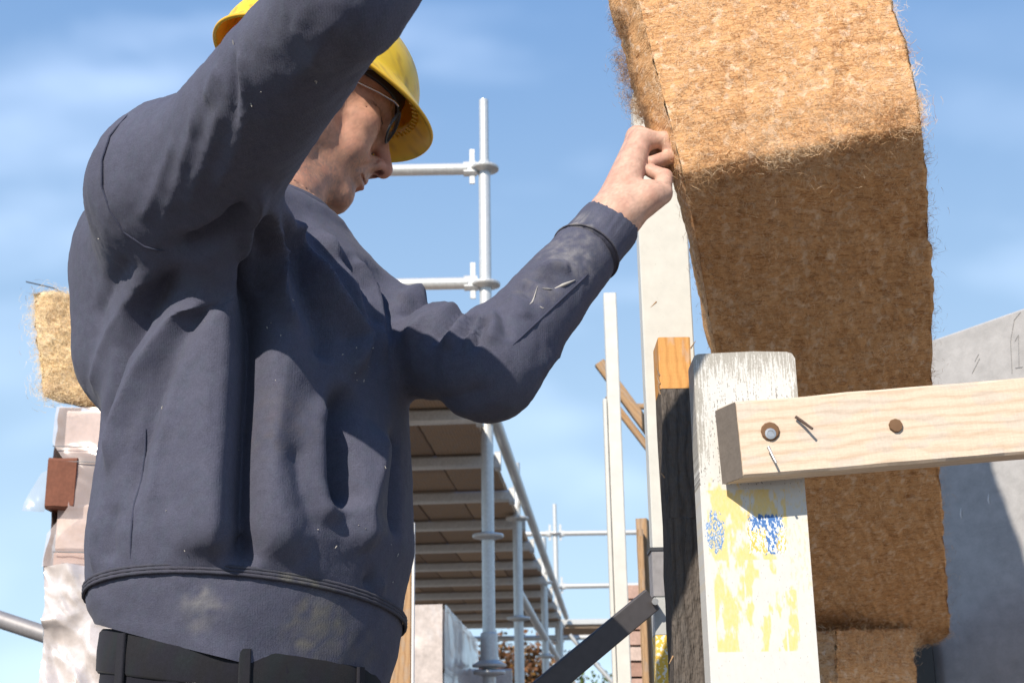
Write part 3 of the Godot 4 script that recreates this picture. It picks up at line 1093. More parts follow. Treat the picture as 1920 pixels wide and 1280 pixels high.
func make_body(person: Node3D) -> void:
	var b := Buf.new()
	net(b, f_head, head_o + Vector3(-0.17, -0.22, -0.16), head_o + Vector3(0.19, 0.17, 0.17), 0.0031)
	var head_n := b.v.size()
	# left hand, closed on the batt's edge: knuckles outward, fingers round the back, thumb pressed against the index finger
	var W := l_wr - (l_wr - l_el).normalized() * 0.02
	hand_bones = []
	var w2 := at(1146, 408, 1.635)
	var kn := [at(1203, 262, 1.655), at(1196, 258, 1.675), at(1193, 268, 1.695), at(1194, 286, 1.712)]
	hand_bones.append([W - (l_wr - l_el).normalized() * 0.05, w2, 0.0325, 0.0305, 0.01])
	for i in 4:
		hand_bones.append([w2 + Vector3(0.004 * (1.5 - i), 0, -0.009 * (i - 1.5)), kn[i], 0.0215, 0.0132, 0.016])
	finger([kn[0], at(1246, 262, 1.658), at(1262, 292, 1.662), at(1224, 304, 1.650)], [0.0128, 0.0108, 0.0098, 0.0085], 0.010)
	finger([kn[1], at(1250, 262, 1.690), at(1266, 292, 1.690), at(1240, 306, 1.675)], [0.0115, 0.0098, 0.0085, 0.0075], 0.010)
	finger([kn[2], at(1248, 276, 1.712), at(1262, 304, 1.712), at(1240, 316, 1.695)], [0.0110, 0.0092, 0.0082, 0.0072], 0.010)
	finger([kn[3], at(1236, 298, 1.728), at(1248, 320, 1.726), at(1232, 330, 1.712)], [0.0100, 0.0082, 0.0072, 0.0065], 0.010)
	hand_bones.append([w2 + Vector3(0.012, -0.004, 0.010), at(1218, 366, 1.622), 0.0245, 0.0185, 0.018])
	finger([at(1212, 372, 1.622), at(1240, 362, 1.626), at(1246, 332, 1.640), at(1220, 320, 1.645)], [0.0185, 0.0140, 0.0105, 0.0088], 0.012)
	for i in 4:
		# extensor tendons and knuckle heads
		hand_bones.append([w2.lerp(kn[i], 0.35) + Vector3(-0.012, 0.006, 0.008), kn[i] + Vector3(-0.003, 0.002, 0.003), 0.0045, 0.0070, 0.007])
		hand_bones.append([kn[i] + Vector3(-0.002, 0.002, 0.002), kn[i] + Vector3(0.002, 0.002, 0.002), 0.0118, 0.0112, 0.006])
	hand_bones.append([w2 + Vector3(-0.016, -0.006, 0.016), w2.lerp(kn[1], 0.6) + Vector3(-0.008, 0.0, 0.013), 0.0030, 0.0024, 0.007])
	set_hand()
	net(b, f_hand, at(1060, 500, 1.64) - Vector3(0.03, 0.03, 0.13), at(1280, 210, 1.68) + Vector3(0.04, 0.04, 0.09), 0.0027)
	# right hand above the frame, unseen, posed to keep its shadow off the post
	hand_bones = []
	var ax := ((r_wr - r_el).normalized() * 0.7 + Vector3.UP * 0.3).normalized()
	var pal := Vector3(0.35, 0.1, -0.93).normalized()
	var sd := ax.cross(pal).normalized()
	hand_bones.append([r_wr - ax * 0.05, r_wr + ax * 0.02, 0.029, 0.027, 0.01])
	for i in 4:
		var o := sd * (i - 1.5) * 0.019
		var k0 := r_wr + ax * (0.098 - 0.004 * absf(i - 1.0)) + o
		hand_bones.append([r_wr + ax * 0.025 + o * 0.5, k0, 0.017, 0.0115, 0.016])
		var ln := 0.040 - 0.004 * absf(i - 1.0)
		finger([k0, k0 + (ax * 0.8 + pal * 0.6) * ln, k0 + (ax * 0.8 + pal * 0.6) * ln + (ax * 0.4 + pal * 0.9) * ln * 0.7, k0 + (ax * 0.8 + pal * 0.6) * ln + (ax * 0.4 + pal * 0.9) * ln * 0.7 + pal * ln * 0.55], [0.0112, 0.0095, 0.0085, 0.0075], 0.010)
	finger([r_wr + ax * 0.03 - sd * 0.02, r_wr + ax * 0.065 - sd * 0.047 + pal * 0.01, r_wr + ax * 0.10 - sd * 0.055 + pal * 0.025, r_wr + ax * 0.12 - sd * 0.05 + pal * 0.04], [0.020, 0.0135, 0.0105, 0.0085], 0.016)
	set_hand()
	net(b, f_hand, r_wr - Vector3(0.14, 0.14, 0.16), r_wr + Vector3(0.24, 0.24, 0.16), 0.0045)
	net(b, f_core, Vector3(-0.62, 0.05, -1.92), Vector3(0.28, 1.86, -0.93), 0.018)
	agree(b)
	for k in head_n: b.v[k] += b.n[k] * (fine.get_noise_3dv(b.v[k] * 110.0) * 0.0006 + fine.get_noise_3dv(b.v[k] * 300.0) * 0.0003)
	for k in b.v.size():
		b.c.append(skin_color(b.v[k], 0 if k < head_n else 1))
	put("body", b.mesh(), M.skin, person)
	# short greying hair below the helmet, at temple and nape
	var hr := Buf.new()
	rng.seed = 31
	for k in 5200:
		var a := rng.randf_range(-2.75, 2.75)
		var yy := rng.randf_range(-0.06, 0.05)
		var dirl := Vector3(sin(a), 0, -cos(a))
		if dirl.z > 0.46 or (dirl.z > 0.1 and yy < -0.012 + 0.02 * rng.randf()): continue
		if dirl.z < 0.1 and dirl.z > -0.3 and yy < 0.02: continue
		var q := Vector3(0, yy + 0.01, -0.012) + dirl * 0.15
		var t := 0.0
		var wp := head_w(q)
		var stepd := (head_w(Vector3(0, yy + 0.01, -0.012)) - wp).normalized()
		for s in 30:
			var e := f_head(wp)
			if e < 0.0004: break
			wp += stepd * e * 0.8
		var nn := -stepd
		var hang := (head_b * Vector3(0, -1, -0.35) + nn * 0.35 + Vector3(rng.randfn(0, 0.2), rng.randfn(0, 0.2), rng.randfn(0, 0.2))).normalized()
		var sw := nn.cross(hang).normalized() * 0.00045
		var ln := rng.randf_range(0.006, 0.014)
		hr.tri(wp - sw, wp + sw, wp + hang * ln, nn)
		var g := rng.randf_range(0.08, 0.34)
		for s in 3: hr.c.append(Color(g, g * 0.92, g * 0.84, 1))
	tag(put("hair", hr.mesh(), M.hair, person), "", "", "", "stuff")

func f_trousers(p: Vector3) -> float:
	var q := p - hip
	var x := q.dot(lx)
	var z := q.dot(fz) - 0.004
	var a := 0.166
	var b := 0.128
	var k0 := Vector2(x / a, z / b).length()
	var k1 := Vector2(x / (a * a), z / (b * b)).length()
	var d := k0 * (k0 - 1.0) / maxf(k1, 1e-5)
	d = maxf(d, maxf(p.y - (1.0 - 0.10 * x - 0.10 * z), 0.80 - p.y))
	for s in [-1.0, 1.0]:
		var h: Vector3 = hip + lx * s * 0.085 + Vector3(0, 0.84, 0)
		d = smin(d, cap(p, h, h + fz * 0.04 - Vector3(0, 0.40, 0), 0.092, 0.072), 0.03)
		d = smin(d, cap(p, h + fz * 0.04 - Vector3(0, 0.40, 0), h - Vector3(0, 0.70, 0), 0.072, 0.062), 0.02)
	return d

func make_trousers(person: Node3D) -> void:
	var b := Buf.new()
	net(b, f_trousers, Vector3(-0.56, 0.06, -1.88), Vector3(-0.02, 1.06, -1.30), 0.009)
	for k in b.v.size():
		b.v[k] += b.n[k] * (fine.get_noise_3dv(b.v[k] * Vector3(14, 7, 14)) * 0.006)
		b.c.append(Color(0.022, 0.023, 0.028))
	face_normals(b)
	agree(b)
	var tr := put("trousers", b.mesh(), M.denim, person)
	var wb := Buf.new()
	var rows := []
	for q in [[0.004, -0.012], [0.004, -0.001], [0.0, 0.002], [-0.020, 0.0035], [-0.040, 0.003], [-0.043, 0.0], [-0.044, -0.006]]:
		var row := PackedVector3Array()
		for k in 97:
			var a := TAU * k / 96.0
			var x: float = (0.167 + q[1]) * cos(a)
			var z: float = (0.129 + q[1]) * sin(a) + 0.004
			row.append(hip + lx * x + fz * z + Vector3.UP * (1.002 - 0.10 * x - 0.10 * z + q[0]))
		rows.append(row)
	grid(wb, rows)
	face_normals(wb)
	paint(wb, Color(0.026, 0.027, 0.032), [])
	var band := put("waistband", wb.mesh(), M.denim, tr)
	for a in [1.15, 2.0, 2.9, 4.0, 5.2]:
		var x := 0.172 * cos(a)
		var z := 0.134 * sin(a) + 0.004
		var o := hip + lx * x + fz * z + Vector3.UP * (1.0 - 0.10 * x - 0.10 * z)
		var out: Vector3 = (lx * cos(a) + fz * sin(a)).normalized()
		var bl := Buf.new()
		beam(bl, o + Vector3(0, 0.002, 0), o - Vector3(0, 0.05, 0), 0.012, 0.004, out.cross(Vector3.UP), 0.001)
		paint(bl, Color(0.03, 0.031, 0.036), [])
		put("belt_loop", bl.mesh(), M.denim, tr)
	var bk := Buf.new()
	lathe(bk, at(360, 1276, 1.455), Vector3(-0.1, 0.1, 1).normalized(), [Vector2(0.009, 0), Vector2(0.009, 0.003), Vector2(0.006, 0.005), Vector2(0.003, 0.004), Vector2(0, 0.004)], 14)
	put("button", bk.mesh(), M.steel, tr)

func make_boots(person: Node3D) -> void:
	for s in [-1.0, 1.0]:
		var h: Vector3 = hip + lx * s * 0.085
		var toe: Vector3 = h + fz * 0.15 + lx * s * 0.02
		var f := func(p: Vector3) -> float:
			var d := cap(p, h + Vector3(0, 0.20, 0), h + Vector3(0, 0.06, 0), 0.058, 0.05)
			d = smin(d, cap(p, h + Vector3(0, 0.045, 0) - fz * 0.03, toe + Vector3(0, 0.04, 0), 0.045, 0.044), 0.04)
			return maxf(d, 0.018 - p.y)
		var b := Buf.new()
		net(b, f, h + Vector3(-0.24, -0.02, -0.24), h + Vector3(0.28, 0.30, 0.28), 0.009)
		agree(b)
		var boot := put("boot", b.mesh(), M.leather, person)
		var g := func(p: Vector3) -> float:
			var q := Vector3(p.x, 0.03, p.z)
			return maxf(cap(q, h + Vector3(0, 0.03, 0) - fz * 0.035, toe + Vector3(0, 0.03, 0), 0.047, 0.048), absf(p.y - 0.012) - 0.012)
		var sb := Buf.new()
		net(sb, g, h + Vector3(-0.24, -0.03, -0.24), h + Vector3(0.28, 0.06, 0.28), 0.006)
		agree(sb)
		put("sole", sb.mesh(), M.rubber, boot)

func make_helmet() -> void:
	var o := thing("safety_helmet", "scuffed yellow safety helmet worn by the man, seen from below its peak", "helmet", head_o)
	# shell: a dome whose skirt runs out into a peak in front
	var b := Buf.new()
	var rows := []
	var inner := []
	for r in 29:
		var t := r / 28.0
		var row := PackedVector3Array()
		var irow := PackedVector3Array()
		for k in 97:
			var a := TAU * k / 96.0
			var front := maxf(0.0, cos(a))
			var pk := pow(front, 0.75)
			var el := PI / 2 * (1.0 - t)
			var q: Vector3
			var iq: Vector3
			if t < 0.86:
				el = PI / 2 * (1.0 - t / 0.86)
				q = Vector3(0.110 * sin(a) * cos(el), 0.060 + 0.114 * sin(el), -0.020 + 0.148 * cos(a) * cos(el))
				var ridge := exp(-pow(q.x / 0.012, 2)) * sin(el) * 0.006 + exp(-pow((absf(q.x) - 0.045) / 0.010, 2)) * sin(el) * 0.003
				q += Vector3(0, ridge, 0)
				iq = q - (q - Vector3(0, 0.05, -0.006)).normalized() * 0.0035
			else:
				var s := (t - 0.86) / 0.14
				var out := Vector3(sin(a) * 0.95, 0, cos(a)).normalized()
				var reach := lerpf(0.006, 0.034, pow(front, 0.9)) * s
				q = Vector3(0.110 * sin(a), 0.060, -0.020 + 0.148 * cos(a)) + out * reach
				q.y += -0.014 * s - 0.012 * s * s * pk + 0.026 * pk * (sin(a) * sin(a)) * s * 0.0
				q.y -= 0.05 * pk * s * pow(absf(sin(a)), 1.6) * 0.35
				iq = q - Vector3(0, 0.0035, 0) - out * 0.0015
			row.append(head_w(q))
			irow.append(head_w(iq))
		rows.append(row)
		inner.append(irow)
	var all := []
	all.append_array(rows)
	inner.reverse()
	all.append_array(inner)
	grid(b, all)
	face_normals(b)
	for p in b.v:
		var c := Color(0.84, 0.54, 0.03)
		var s := fine.get_noise_3dv(p * 70.0)
		if s > 0.22: c = c.lerp(Color(0.30, 0.17, 0.03), clampf((s - 0.22) * 3.0, 0, 0.5))
		b.c.append(Color(c.r, c.g, c.b, 1))
	var shell := put("shell", b.mesh(), M.helmet, o)
	# small moulded ribs inside the peak
	var rb := Buf.new()
	for k in 23:
		var a := -0.9 + 1.8 * k / 22.0
		var q := Vector3(0.107 * sin(a), 0.0530, -0.020 + 0.145 * cos(a))
		var e := q + Vector3(sin(a) * 0.008, -0.001, cos(a) * 0.008)
		beam(rb, head_w(q), head_w(e), 0.0022, 0.003, head_b * Vector3(cos(a), 0, -sin(a)), 0.0006)
	put("rib", rb.mesh(), M.helmet_plain, shell)
	var ps := Buf.new()
	var lipp := []
	var lr := []
	for k in 97:
		lipp.append(rows[28][k] )
		lr.append(0.0024)
	tube(ps, lipp, lr, 8)
	put("rim", ps.mesh(), M.helmet_plain, shell)
	# head band and its pad
	var hbm := Buf.new()
	var br := []
	for q in [[0.072, 0.0], [0.073, 0.004], [0.060, 0.006], [0.042, 0.005], [0.040, 0.002], [0.041, -0.002], [0.072, -0.002]]:
		var row := PackedVector3Array()
		for k in 65:
			var a := TAU * k / 64.0
			row.append(head_w(Vector3((0.080 + q[1]) * sin(a), q[0] + 0.012 * cos(a), 0.0 + (0.101 + q[1]) * cos(a))))
		br.append(row)
	grid(hbm, br)
	face_normals(hbm)
	put("head_band", hbm.mesh(), M.black_plastic, o)
	var ds := Buf.new()
	for s in [-1.0, 1.0]:
		beam(ds, head_w(Vector3(0.088 * s, 0.082, 0.022)), head_w(Vector3(0.083 * s, 0.050, 0.036)), 0.012, 0.004, head_b * Vector3(0, 0, 1), 0.001)
		beam(ds, head_w(Vector3(0.085 * s, 0.060, 0.045)), head_w(Vector3(0.070 * s, 0.064, 0.074)), 0.008, 0.004, head_b * Vector3(0, 1, 0), 0.001)
	put("band_clip", ds.mesh(), M.grey_plastic, o)

func make_glasses() -> void:
	var o := thing("spectacles", "thin silver framed spectacles on the man's nose under the helmet peak", "glasses", head_w(Vector3(0, 0.02, 0.09)))
	for s in [-1.0, 1.0]:
		var pts := []
		var rad := []
		for q in [Vector3(0.066 * s, 0.030, 0.094), Vector3(0.072 * s, 0.030, 0.086), Vector3(0.076 * s, 0.029, 0.06), Vector3(0.078 * s, 0.026, 0.01), Vector3(0.080 * s, 0.022, -0.006), Vector3(0.079 * s, 0.005, -0.024)]:
			pts.append(head_w(q))
			rad.append(0.0017)
		put("temple_arm", tube_mesh(pts, rad, 8), M.silver, o)
		var loop := []
		var lr := []
		for k in 33:
			var a := TAU * k / 32.0
			var cx := signf(cos(a)) * pow(absf(cos(a)), 0.7)
			var sy := signf(sin(a)) * pow(absf(sin(a)), 0.7)
			loop.append(head_w(Vector3((0.037 + 0.026 * cx) * s, 0.013 + 0.0185 * sy, 0.1065 - 0.010 * (0.5 + 0.5 * cx) + 0.003 * sy)))
			lr.append(0.0017)
		var fr := put("rim", tube_mesh(loop, lr, 8), M.dark_steel, o)
		var lb := Buf.new()
		var c := head_w(Vector3(0.037 * s, 0.013, 0.1025))
		for k in 32:
			var nn := head_b * Vector3(0.15 * s, 0, 1).normalized()
			lb.tri(c, loop[k], loop[k + 1], nn)
		put("lens", lb.mesh(), M.lens, fr)
	put("bridge", tube_mesh([head_w(Vector3(-0.012, 0.020, 0.1065)), head_w(Vector3(0, 0.024, 0.1085)), head_w(Vector3(0.012, 0.020, 0.1065))], [0.0011, 0.0011, 0.0011], 8), M.silver, o)

func make_person() -> void:
	pose()
	var person := thing("person", "man in navy sweatshirt and yellow helmet lifting insulation with both arms raised", "person", hip)
	make_body(person)
	make_shirt(person)
	make_trousers(person)
	make_boots(person)
	make_helmet()
	make_glasses()

# ------------------------------------------------------------------ insulation
func batt_point(rows: Array, u: float, v: float) -> Vector3:
	var k := v * (rows.size() - 1)
	var i := mini(int(k), rows.size() - 2)
	var t := k - i
	var l0: Vector3 = rows[maxi(i - 1, 0)][0]
	var l1: Vector3 = rows[i][0]
	var l2: Vector3 = rows[i + 1][0]
	var l3: Vector3 = rows[mini(i + 2, rows.size() - 1)][0]
	var r0: Vector3 = rows[maxi(i - 1, 0)][1]
	var r1: Vector3 = rows[i][1]
	var r2: Vector3 = rows[i + 1][1]
	var r3: Vector3 = rows[mini(i + 2, rows.size() - 1)][1]
	return l1.lerp(l2, t).lerp(l1.cubic_interpolate(l2, l0, l3, t), 0.12).lerp(r1.lerp(r2, t).lerp(r1.cubic_interpolate(r2, r0, r3, t), 0.12), u)

# a slab of glass wool between a front face and a thickness behind it: closed, lumpy, with frayed fibres of its own
func wool(o: Node3D, rows: Array, thick0: Vector3, thick1: Vector3, nu: int, nv: int, rough: float, m: Material, sd: int, tufts: int, pale := 0.5, long := 1.0, side_tone := 0.0) -> void:
	var n1 := FastNoiseLite.new()
	n1.seed = sd
	n1.frequency = 1.0
	n1.fractal_octaves = 4
	var b := Buf.new()
	var ring := 2 * nu + 2 * 6
	var spots := PackedVector3Array()
	var spotn := PackedVector3Array()
	var face_rows := []
	for r in nv + 1:
		var v := float(r) / nv
		var thick := thick0.lerp(thick1, smoothstep(0.28, 0.60, v))
		var row := PackedVector3Array()
		for k in ring + 1:
			var kk := k % ring
			var p: Vector3
			if kk <= nu:
				p = batt_point(rows, float(kk) / nu, v)
			elif kk < nu + 6:
				p = batt_point(rows, 1.0, v) + thick * (kk - nu) / 6.0
			elif kk <= 2 * nu + 6:
				p = batt_point(rows, 1.0 - float(kk - nu - 6) / nu, v) + thick
			else:
				p = batt_point(rows, 0.0, v) + thick * (1.0 - (kk - 2.0 * nu - 6.0) / 6.0)
			row.append(p)
		face_rows.append(row)
	# close both ends with rings drawn to the middle
	for e in [0, 1]:
		for s in [0.5, 0.0]:
			var src: PackedVector3Array = face_rows[0] if e == 0 else face_rows[face_rows.size() - 1]
			var q := Vector3.ZERO
			for p in src: q += p / src.size()
			var row := PackedVector3Array()
			for p in src: row.append(q.lerp(p, 0.0 if s == 0.0 else 0.55))
			if e == 0 : face_rows.push_front(row)
			else: face_rows.push_back(row)
			if e == 0 and s == 0.5: continue
	grid(b, face_rows)
	face_normals(b)
	if b.n[(nv / 2 + 2) * (ring + 1) + nu / 2].dot(thick0 + thick1) > 0:
		for k in b.n.size(): b.n[k] = -b.n[k]
	for k in b.v.size():
		var p := b.v[k]
		var d := n1.get_noise_3dv(p * 9.0) * 0.006 + n1.get_noise_3dv(p * 45.0) * 0.0045 + n1.get_noise_3dv(p * 130.0) * 0.0022
		b.v[k] = p + b.n[k] * d * rough
	var keep := b.n
	face_normals(b)
	for k in b.n.size():
		if b.n[k].dot(keep[k]) < 0: b.n[k] = -b.n[k]
	agree(b)
	put("wool", b.mesh(), m, o)
	# frayed fibres
	rng.seed = sd
	var groups := [PackedInt32Array(), PackedInt32Array()]
	for k in range(0, b.i.size(), 3): groups[0].append(k)
	var mm := MultiMesh.new()
	mm.transform_format = MultiMesh.TRANSFORM_3D
	mm.use_colors = true
	mm.mesh = M.tuft
	mm.instance_count = tufts
	var tri := b.i.size() / 3
	for k in tufts:
		var a := Vector3.ZERO
		var nn := Vector3.UP
		for again in 14:
			var q := rng.randi() % tri * 3
			var i0 := b.i[q]
			var i1 := b.i[q + 1]
			var i2 := b.i[q + 2]
			var s := rng.randf()
			var t := rng.randf() * (1.0 - s)
			a = b.v[i0].lerp(b.v[i1], s) + (b.v[i2] - b.v[i0]) * t
			nn = b.n[i0]
			if side_tone > 0.0 and i0 % (ring + 1) > 2 * nu + 6 and rng.randf() < 0.85: continue
			if nn.dot(a - eye) < 0.25 * (a - eye).length(): break
		var up := (nn + Vector3(rng.randfn(0, 0.2), rng.randfn(0, 0.2), rng.randfn(0, 0.2))).normalized()
		var side := up.cross(Vector3(rng.randfn(), rng.randfn(), rng.randfn())).normalized()
		var size := lerpf(0.45, 1.9, pow(rng.randf(), 3.0)) * long
		mm.set_instance_transform(k, Transform3D(Basis(side, up, side.cross(up)) * Basis.from_scale(Vector3(size, size * rng.randf_range(0.3, 0.9), size)), a - nn * 0.001))
		var g := rng.randf()
		var clump := fine.get_noise_3dv(a * 14.0)
		var c := Color(0.66, 0.425, 0.225)
		g += clump * 0.9
		if pale >= 1.0: c = Color(0.82, 0.64, 0.38)
		if g < 0.16 and pale < 1.0: c = Color(0.33, 0.15, 0.055)
		elif g > 1.0 - 0.5 * pale: c = Color(0.80, 0.62, 0.42)
		mm.set_instance_color(k, c * rng.randf_range(0.8, 1.1))
	var f := MultiMeshInstance3D.new()
	f.name = "fibre"
	f.multimesh = mm
	f.material_override = M.fibre
	o.add_child(f, true)
	f.position = -o.position
	tag(f, "", "", "", "stuff")

func tuft_mesh() -> ArrayMesh:
	var b := Buf.new()
	rng.seed = 77
	for s in 14:
		var p := Vector3(rng.randfn(0, 0.006), -0.001, rng.randfn(0, 0.004))
		var a := rng.randf() * TAU
		var d := Vector3(cos(a), rng.randf_range(0.0, 0.45), sin(a)).normalized()
		var bend := Vector3(rng.randfn(), rng.randfn() * 0.6 - 0.2, rng.randfn()) * 0.5
		var w := 0.00017
		var prev := p
		for k in 4:
			var q := prev + d * 0.0032
			var sdv := d.cross(Vector3(0.3, 1, 0.2)).normalized()
			var w1 := w * (1.0 - 0.2 * (k + 1))
			b.quad(prev - sdv * w, prev + sdv * w, q + sdv * w1, q - sdv * w1, Vector3.UP)
			prev = q
			d = (d + bend * 0.45).normalized()
			w = w1
	return b.mesh()

func make_insulation() -> void:
	var rows := [
		[at(1030, -540, 1.84), at(1470, -560, 1.80)], [at(1070, -410, 1.78), at(1525, -430, 1.74)], [at(1120, -250, 1.70), at(1590, -270, 1.66)], [at(1160, -110, 1.68), at(1628, -130, 1.63)], [at(1198, 0, 1.66), at(1664, -20, 1.60)], [at(1226, 110, 1.645), at(1700, 90, 1.575)], [at(1258, 230, 1.633), at(1722, 180, 1.562)], [at(1281, 322, 1.632), at(1728, 232, 1.562)],  # first rows lengthen the batt out of view to shade the wall
		[at(1292, 372, 1.665), at(1733, 300, 1.612)], [at(1310, 470, 1.755), at(1744, 440, 1.745)], [at(1328, 580, 1.855), at(1750, 570, 1.87)], [at(1352, 700, 1.97), at(1748, 700, 2.0)], [at(1400, 850, 2.18), at(1762, 830, 2.18)],
		[at(1446, 1000, 2.38), at(1768, 970, 2.38)], [at(1500, 1130, 2.62), at(1778, 1090, 2.62)], [at(1546, 1236, 2.88), at(1782, 1186, 2.86)], [at(1566, 1246, 2.92), at(1764, 1202, 2.90)]]
	var o := thing("insulation_batt", "long golden glass wool batt bent in the man's hand, upper end lit, underside brown", "insulation", at(1500, 400, 1.7), "glass wool batts")
	wool(o, rows, Vector3(-0.026, 0.02, -0.09), Vector3(-0.012, 0.085, -0.055), 84, 224, 0.8, M.wool, 3, 46000, 0.7, 0.75, 1.0)
	# pulled-out flock at the near long edge
	var fl := MultiMesh.new()
	fl.transform_format = MultiMesh.TRANSFORM_3D
	fl.use_colors = true
	fl.mesh = M.tuft
	fl.instance_count = 420
	rng.seed = 12
	var spots := [[1168, 118, 1.70, 16.0], [1178, 150, 1.70, 20.0], [1190, 185, 1.70, 14.0], [1202, 212, 1.69, 12.0], [1160, 30, 1.71, 9.0], [1166, 60, 1.71, 8.0]]
	for k in 420:
		var q: Array = spots[k % 6]
		var p := at(q[0] + rng.randfn(0, q[3] * 0.45), q[1] + rng.randfn(0, q[3] * 0.7), q[2] + rng.randfn(0, 0.008))
		var sc := rng.randf_range(0.5, 1.2)
		fl.set_instance_transform(k, Transform3D(Basis(Vector3(rng.randfn(), rng.randfn(), rng.randfn()).normalized(), rng.randf() * TAU).scaled(Vector3.ONE * sc), p))
		fl.set_instance_color(k, Color(0.52, 0.36, 0.22).lerp(Color(0.26, 0.16, 0.09), rng.randf()))
	var fi := MultiMeshInstance3D.new()
	fi.name = "loose_flock"
	fi.multimesh = fl
	fi.material_override = M.fibre
	o.add_child(fi, true)
	fi.position = -o.position
	tag(fi, "", "", "", "stuff")
	# the batt already standing in the cavity
	var o2 := thing("insulation_batt", "upright brown insulation batt standing in the cavity below the held one", "insulation", at(1620, 1250, 2.9), "glass wool batts")
	wool(o2, [[at(1568, 1180, 2.62), at(1716, 1180, 2.80)], [at(1568, 1250, 2.62), at(1716, 1250, 2.80)], [at(1568, 1250, 2.62) - Vector3(0, 0.5, 0), at(1716, 1250, 2.80) - Vector3(0, 0.5, 0)], [at(1568, 1250, 2.62) - Vector3(0, 1.0, 0), at(1716, 1250, 2.80) - Vector3(0, 1.0, 0)]], Vector3(-0.045, 0, -0.12), Vector3(-0.045, 0, -0.12), 40, 90, 1.4, M.wool, 9, 4500)
	# offcut on top of the wrapped bricks at the left
	var o3 := thing("insulation_offcut", "square offcut of pale yellow insulation lying on the wrapped brick stack", "insulation", at(115, 740, 2.98))
	wool(o3, [[at(62, 548, 2.98), at(330, 560, 3.02)], [at(66, 600, 2.98), at(330, 620, 3.02)], [at(74, 680, 2.98), at(330, 690, 3.02)], [at(82, 742, 2.98), at(330, 748, 3.02)]], Vector3(0.12, 0.0, -0.26), Vector3(0.12, 0.0, -0.26), 44, 56, 2.0, M.wool_pale, 21, 9000, 1.0, 1.3)
	var wire := thing("wire", "thin dark binding wire sticking out above the pale insulation offcut", "wire", at(90, 536, 3.1))
	put("strand", tube_mesh([at(48, 528, 3.08), at(74, 534, 3.08), at(100, 540, 3.08), at(130, 556, 3.08)], [0.0016, 0.0016, 0.0016, 0.0016], 6), M.dark_steel, wire)

